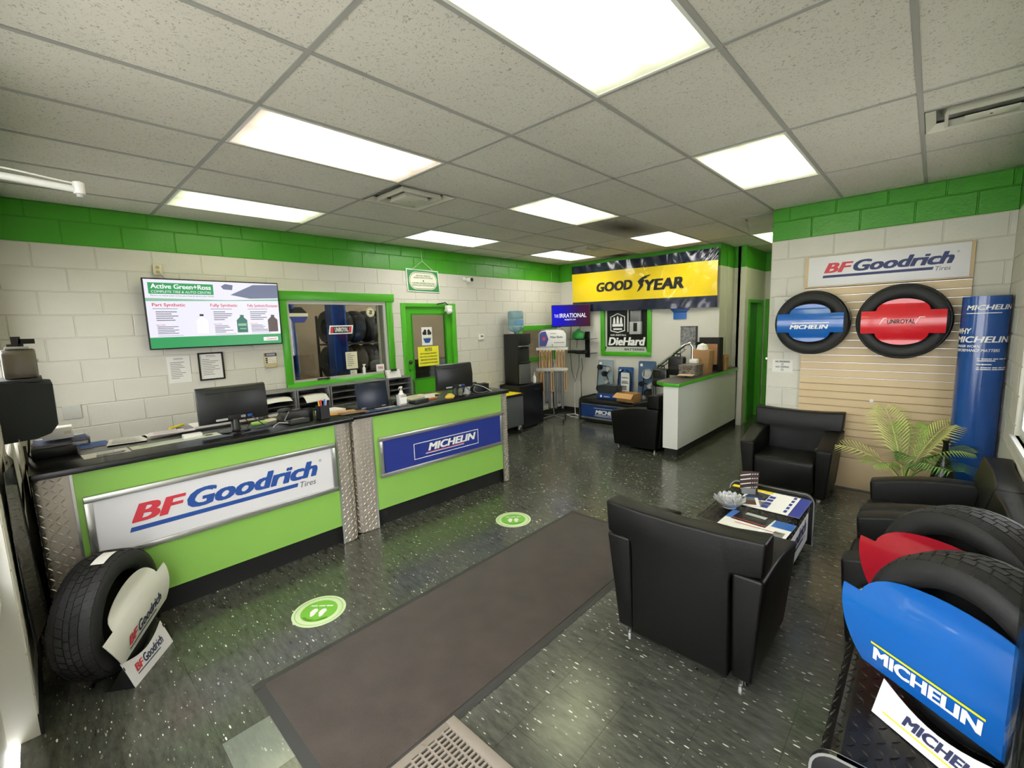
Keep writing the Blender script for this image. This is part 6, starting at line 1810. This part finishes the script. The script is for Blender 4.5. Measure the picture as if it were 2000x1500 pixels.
g = G(); g.box(-.05, .05, -.03, .04, 0, .003); g.box(-.05, .05, .036, .04, 0, .11); g.box(-.05, .05, -.03, -.027, 0, .05); g.box(-.05, -.047, -.03, .04, 0, .07); g.box(.047, .05, -.03, .04, 0, .07); g.build('holder', pm('clear_acrylic', 'cfd2d6', .15, trans=.6), t)
for k in range(4):
    b_ = thing('brochure', ('front', 'second', 'third', 'rear')[k] + ' striped brochure in the clear holder', 'brochure', (4.535 + .010 * k - .01, 2.80 + .012 * k, ZC + .004), .35 + .04 * k, 'brochures in the holder')
    g = G(); g.box(-.042, .042, -.0, .004, 0, .17); g.build('cover', pm('brochure_dark', '4b3a38', .35), b_, (0, 0, 0), (-.06, .03 * (k - 1), 0))
    g = G()
    for j in range(4): g.add([(-.04, -.0008, .03 + j * .035), (.035, -.0008, .045 + j * .035), (.035, -.0008, .053 + j * .035), (-.04, -.0008, .038 + j * .035)], [(0, 1, 2, 3)])
    g.build('stripes', M_PAPER, b_, (0, 0, 0), (-.06, .03 * (k - 1), 0))
# silver petal bowl
t = thing('petal_bowl', 'silver flower-shaped bowl on the coffee table', 'bowl', (4.515, 2.43, ZC), 0)
M_SILV = pm('silver_leaf', 'e2e3e4', .25, metal=.35)
g = G(); g.lathe([(.03, 0), (.045, .008), (.03, .02), (.0, .022)], 18); g.build('foot', M_SILV, t, smooth=40)
pg = G(); pg.grid(lambda u, v: ((u - .5) * .05 * math.sin(PI * min(1, .15 + v * .8)) * 1.2, .02 + v * .075, .006 + .055 * v ** 1.5 + .012 * (u - .5) ** 2 * 4), 4, 6, (0, 0, .002)); pme = pg.mesh('petal', M_SILV, smooth=60)
for r, (n_, sc_, tz, tilt) in enumerate(((12, 1.15, .0, 0), (11, 1.0, .012, .25), (9, .8, .022, .5), (6, .6, .03, .8))):
    for k in range(n_): put('petal', pme, t, (0, 0, tz), (tilt, 0, 2 * PI * (k + .5 * (r % 2)) / n_), (sc_, sc_, sc_))

# ================================================================== palm, totem
t = thing('palm_plant', 'young feathery palm in a dark pot behind the window armchair', 'plant', (5.42, 4.22, 0), 0)
g = G(); g.lathe([(.10, 0), (.12, .01), (.15, .26), (.155, .28), (.135, .28), (.125, .25), (.0, .25)], 28); g.build('pot', M_DGREY, t, smooth=40)
g = G(); g.lathe([(.0, .256), (.127, .252), (.127, .25)], 20); g.build('soil', pm('soil', '2a2019', .9), t)
M_LEAF = [pm('palm_leaf_green', '8fae4e', .5, mottle=.2, mscale=9), pm('palm_leaf_pale', 'ccd27e', .5, mottle=.2, mscale=9), pm('palm_leaf_deep', '6b9a4c', .5, mottle=.2, mscale=9)]
def frond(az, reach, rise, mt, n=18, ll=.20, sag=.25):
    g = G(); d = Vector((math.cos(az), math.sin(az), 0)); sd = Vector((-d.y, d.x, 0))
    P0 = lambda s: Vector((0, 0, .25)) + d * reach * (s ** 1.3) + Vector((0, 0, rise * s - sag * s ** 2.6))
    pts = [P0(k / 14) for k in range(15)]
    g.tube(pts, .007, 6, taper=.3)
    for k in range(n):
        s = .36 + .63 * k / (n - 1)
        c = P0(s); tg = (P0(min(1, s + .02)) - P0(s - .02)).normalized()
        L_ = 1.2 * ll * (.5 + .9 * math.sin(PI * min(1, (s - .3) / .78 + .12)))
        for sgn in (-1, 1):
            dr = (tg * .62 + sd * sgn * .85 + Vector((0, 0, .18))).normalized()
            w_ = .0062; nn = tg.cross(dr).normalized(); bi = nn.cross(dr).normalized()
            a = c; b = c + dr * L_ * .55 + Vector((0, 0, .0)); e = c + dr * L_ - Vector((0, 0, L_ * .30))
            g.add([a, b + bi * w_, e, b - bi * w_], [(0, 1, 2, 3)])
    g.build('frond', mt, t, recalc=False)
for az, re, ri, mi, ll, sag in ((3.0, .62, .60, 1, .19, .35), (2.2, .30, .78, 1, .19, .12), (.6, .32, .74, 1, .18, .16), (-.25, .40, .66, 0, .18, .26), (-.9, .46, .52, 2, .20, .22), (1.5, .25, .66, 0, .18, .14), (-1.3, .35, .60, 2, .20, .25), (4.0, .32, .45, 0, .16, .22)):
    frond(az, re, ri, M_LEAF[mi], ll=ll, sag=sag)
t = thing('dark_vase', 'dark glossy floor vase between the palm and the blue totem', 'vase', (5.66, 4.06, 0), 0)
g = G(); g.lathe([(.07, 0), (.09, .02), (.11, .25), (.07, .48), (.022, .62), (.016, .72), (.026, .75), (.016, .75)], 24); g.build('vase', pm('vase_black', '141414', .2), t, smooth=60)
# curved promotional totem
t = thing('promo_totem', 'tall curved blue promotional totem beside the slatwall', 'totem', (5.825, 4.40, 0), .12)
def ell(a): return (.142 * math.sin(a), -.12 * math.cos(a))
g = G(); n_ = 40
g.prism([ell(2 * PI * k / n_) for k in range(n_)], 0.02, 1.90, 'z'); g.build('shell', pm('totem_blue', '1b4f9c', .22, coat=.5), t, smooth=50)
g = G(); g.prism([(p[0] * 1.05, p[1] * 1.05) for p in (ell(2 * PI * k / n_) for k in range(n_))], 0, .03, 'z'); g.build('base', M_DGREY, t)
def fn(x, z, o):
    a = x / .13
    q = ell(a); s_ = 1.006 + o * 6; return (q[0] * s_, q[1] * s_, z)
g = G(); letters('MICHELIN', -.13, .15, 1.79, 1.83, shear=.2, bold=.03, g=g, fn=fn)
for z in (1.762,):
    for k in range(8): a0, a1 = -.13 + .2 * k / 8, -.13 + .2 * (k + 1) / 8; g.add([fn(a0, z, 0), fn(a1, z, 0), fn(a1, z + .006, 0), fn(a0, z + .006, 0)], [(0, 1, 2, 3)])
letters('WHY', -.20, -.085, 1.60, 1.645, shear=.2, bold=.03, g=g, fn=fn); letters('MICHELIN?', -.20, .17, 1.53, 1.58, shear=.2, bold=.03, g=g, fn=fn)
letters('LONGER WORN', -.20, -.03, 1.49, 1.51, shear=.2, bold=.02, g=g, fn=fn); letters('PERFORMANCE MATTERS', -.20, .08, 1.455, 1.478, shear=.2, bold=.02, g=g, fn=fn)
for (x0, x1, z) in ((-.04, .17, 1.395), (-.04, .06, 1.38), (-.04, .04, 1.35), (-.04, .17, 1.325), (-.04, .16, 1.31)):
    for k in range(6): a0, a1 = x0 + (x1 - x0) * k / 6, x0 + (x1 - x0) * (k + .96) / 6; g.add([fn(a0, z, 0), fn(a1, z, 0), fn(a1, z + .008, 0), fn(a0, z + .008, 0)], [(0, 1, 2, 3)])
g.build('lettering', M_WHITEINK, t)

# ================================================================== near right: bench with display tires
def side_dark(t, x0, x1, z0, z1, y): side_plain(t, x0, x1, z0, z1, y)
tread_bench((5.32, 1.82, 0), RIGHT, 'black tread plate bench under the two display tires at the right edge', 1.19, .61, .43, side_dark)
t, o, fn = tire_display('display_tire', 'nearest tire on the bench with a blue lettered sign', (5.685, 1.03, .712), -.616, .295, .205, 'a', (M_BLUE, .33, (-.195, .06), (.262, .11), False, .045, .09, -.115, 0))
g = G(); letters('MICHELIN', -.19, .135, -.152, -.100, shear=.12, bold=.045, g=g, fn=fn); g.build('lettering', M_WHITEINK, o)
g = G(); g.add([fn(*p, .001) for p in ((-.195, -.094), (.14, -.094), (.14, -.086), (-.195, -.086))], [(0, 1, 2, 3)]); g.build('yellow_line', M_YELLOW, o)
t, o, fn = tire_display('display_tire', 'farther tire on the bench with a red sign', (5.69, 1.53, .712), -.60, .295, .205, 'b', (pm('deep_red', 'a81d2c', .2, coat=.4), .33, (-.195, .06), (.262, .11), False, .045, .09, -.115, 0))
def stand_card(loc, rotz, label, wd, ht, draw):
    t = thing('stand_card', label, 'sign', loc, rotz, 'white tire stand cards')
    top = [(wd / 2 - wd * k / 12, ht - .045 * math.sin(PI * k / 12)) for k in range(13)]
    lean = Matrix.Rotation(-.35, 4, 'X')
    g = G(); g.prism([(-wd / 2, 0), (wd / 2, 0)] + top, -.003, 0, 'y', lean); g.build('card', M_SIGNW, t)
    g = G(); g.prism([(0.0, 0), (.12, 0), (.04, ht * .8)], -wd / 2, -wd / 2 + .006, 'x'); g.prism([(0.0, 0), (.12, 0), (.04, ht * .8)], wd / 2 - .006, wd / 2, 'x'); g.box(-wd / 2, wd / 2, .0, .14, 0, .006); g.build('cradle', M_BLACK, t)
    draw(t, lambda x, z, o: tuple(lean @ Vector((x, -.0035 - o, z))))
def mich_card(t, fn):
    g = G(); letters('MICHELIN', -.09, .16, .035, .07, shear=.15, bold=.045, g=g, fn=fn); g.build('lettering', M_DKBLUE, t)
    g = G(); g.add([fn(*p, 0) for p in ((-.15, .022), (.15, .022), (.15, .027), (-.15, .027))], [(0, 1, 2, 3)]); g.build('yellow_line', M_YELLOW, t)
def bfg_card(t, fn):
    g = G(); letters('BF', -.12, -.055, .05, .09, shear=.2, bold=.03, g=g, fn=fn); g.build('red_letters', M_LOGORED, t)
    g = G(); letters('Goodrich', -.05, .12, .05, .095, shear=.2, bold=.02, g=g, fn=fn); g.add([fn(*p, 0) for p in ((-.12, .035), (.08, .035), (.08, .041), (-.12, .041))], [(0, 1, 2, 3)]); g.build('blue_letters', M_DKBLUE, t)
stand_card((5.60, .835, .408), -.616, 'white stand card in front of the blue-signed bench tire', .36, .125, mich_card)
# film-wrapped stand at the very right edge
t = thing('wrapped_stand', 'black film-wrapped stand cut off by the lower right edge', 'stand', (5.835, .46, 0), 0)
g = G(); g.prism(rounded(-.125, .125, -.10, .10, .05, 6), 0.0, 1.27, 'z'); g.build('column', M_BLACK, t, bevel=.01)
g = G(); g.prism(rounded(-.131, .131, -.106, .106, .055, 6), 0.02, 1.285, 'z'); g.f = g.f[2:]; g.mi = g.mi[2:]; g.build('clear_film', glass_mat('clear_wrap', 'd8dcdc', .12, .08), t, recalc=False, smooth=60)

# ================================================================== floor: mats, decals, left tire
M_MAT = pm('brown_carpet_mat', '463d37', .95, bump=.6, bscale=260, mottle=.16, mscale=6, sheen=.1)
t = thing('runner_mat', 'long brown carpet runner mat on the black floor', 'mat', (3.575, 1.04, 0), 0)
g = G(); g.box(-.43, .43, -1.35, 1.35, .002, .011); g.build('pile', M_MAT, t, bevel=.003)
g = G()
def wob(s): return .008 + .010 * max(0, math.sin(s * 7.3)) * max(0, math.sin(s * 2.1 + 1))
g.grid(lambda u, v: (.425 + .05 * v, -1.40 + 2.8 * u, (.007 if v < .5 else .0025) + (wob(2.8 * u) - .008) * (v > .5)), 90, 2)
g.grid(lambda u, v: (-.425 - .05 * v, 1.40 - 2.8 * u, .007 - .005 * v), 30, 1)
g.grid(lambda u, v: (.475 - .95 * u, 1.35 + .05 * v, .007 - .005 * v), 20, 1); g.grid(lambda u, v: (-.475 + .95 * u, -1.35 - .05 * v, .007 - .005 * v), 20, 1)
g.build('rubber_border', pm('mat_rubber', '3a3a38', .7), t, recalc=False)
t = thing('scraper_mat', 'beige slotted scraper mat at the bottom edge of the photo', 'mat', (4.40, -.20, 0), 0)
M_SCR = pm('scraper_beige', '8f857b', .7, mottle=.08, mscale=9)
g = G(); frame_bars_ = ((-.38, .38, .36, .41), (-.38, .38, -.6, -.56), (-.38, -.345, -.56, .36), (.345, .38, -.56, .36))
for (a, b, c, d) in frame_bars_: g.box(a, b, c, d, .001, .014)
g.build('border', M_SCR, t, bevel=.003)
g = G(); g.box(-.345, .345, -.56, .36, .001, .004); g.build('under_sheet', pm('scraper_dark', '3d3834', .8), t)
g = G()
nx, ny = 30, 22
for j in range(ny + 1): 
    y = -.56 + .92 * j / ny
    g.box(-.345, .345, y - .004, y + .004, .004, .013)
for j in range(ny):
    y0_, y1_ = -.56 + .92 * j / ny + .004, -.56 + .92 * (j + 1) / ny - .004
    for i in range(nx + 1):
        x = -.345 + .69 * (i + .5 * (j % 2)) / nx
        if x < .34: g.box(x - .005, x + .005, y0_, y1_, .004, .013)
stuff(g.build('slotted_ribs', M_SCR, t))

def decal(x, y, label):
    t = thing('floor_decal', label, 'floor sticker', (x, y, 0), 0.75, 'round distancing stickers')
    D1_, D2_ = pm('decal_pale', 'd7e8bb', .5), pm('decal_green', '7cc342', .5)
    g = G(); g.cyl((0, 0, .0003), .163, 0, .0012, 40); g.build('disc', D1_, t)
    g = G(); g.cyl((0, 0, .0016), .112, 0, .0004, 40); g.build('green_field', D2_, t)
    g = G()
    for s in (-1, 1):
        p = []
        for k in range(16):
            a = 2 * PI * k / 16; q = .5 + .5 * math.sin(a)
            p.append((s * .028 + math.cos(a) * (.016 + .007 * (q > .5)) , -.02 + math.sin(a) * .042, .0024))
        g.add(p, [tuple(range(16))])
    for k in range(3): g.add([(-.072 + k * .05, .045, .0024), (-.030 + k * .05, .045, .0024), (-.030 + k * .05, .056, .0024), (-.072 + k * .05, .056, .0024)], [(0, 1, 2, 3)])
    g.build('footprints', M_WHITEINK, t)
    g = G(); vs, fs = text_raw('STAND HERE', 0, .01)
    w_ = max(v[0] for v in vs)
    pts = []
    for (a, b, k_) in vs:
        th = -PI / 2 + (a / w_ - .5) * 1.7; r = .105 - b * .022
        pts.append((math.cos(th) * r * 1, math.sin(th) * r, .0024))
    g.add(pts, fs)
    vs, fs = text_raw("PLEASE KEEP YOUR DISTANCE - STAY 2M APART", 0, 0)
    w_ = max(v[0] for v in vs); pts = []
    for (a, b, k_) in vs:
        th = PI * 1.05 - (a / w_) * PI * 1.1; r = .128 + b * .02
        pts.append((math.cos(th) * r, math.sin(th) * r, .0020))
    g.add(pts, fs)
    g.build('lettering', pm('decal_ink', 'aedd84', .5), t)
    g = G(); g.lathe([(.142, .0017), (.146, .0017), (.146, .0019), (.142, .0019)], 48, 'z', close=True); g.build('ring_line', D2_, t)
decal(2.745, .145, 'round green footprint sticker on the floor before the white-sign counter')
decal(2.79, 1.94, 'round green footprint sticker on the floor before the blue-sign counter')

t, o, fn = tire_display('display_tire', 'tire with a white lettered sign standing on the floor by the first counter', (2.36, -.80, .325), 2.55, .318, .205, 'a', (pm('sign_plate_white', 'e6e4da', .3), .30, (-.165, .045), (.215, .125), False, .04, .07, -.115, 0), roll=-.20)
g = G(); letters('BF', -.17, -.085, -.10, -.05, shear=.25, bold=.03, g=g, fn=fn); g.build('red_letters', M_LOGORED, o)
g = G(); letters('Goodrich', -.08, .16, -.10, -.045, shear=.25, bold=.02, g=g, fn=fn); g.add([fn(*p, .001) for p in ((-.17, -.125), (.10, -.125), (.10, -.115), (-.17, -.115))], [(0, 1, 2, 3)]); g.build('blue_letters', M_DKBLUE, o)
lb = G(); lb.grid(lambda u, v: (.3215 * math.cos(1.5 + .35 * u), -.06 + .06 * v, .3215 * math.sin(1.5 + .35 * u)), 8, 1); lb.build('paper_label', M_PAPER, t)
stand_card((2.50, -.66, 0), 2.51, 'white stand card on the floor before the white-signed tire', .35, .15, bfg_card)
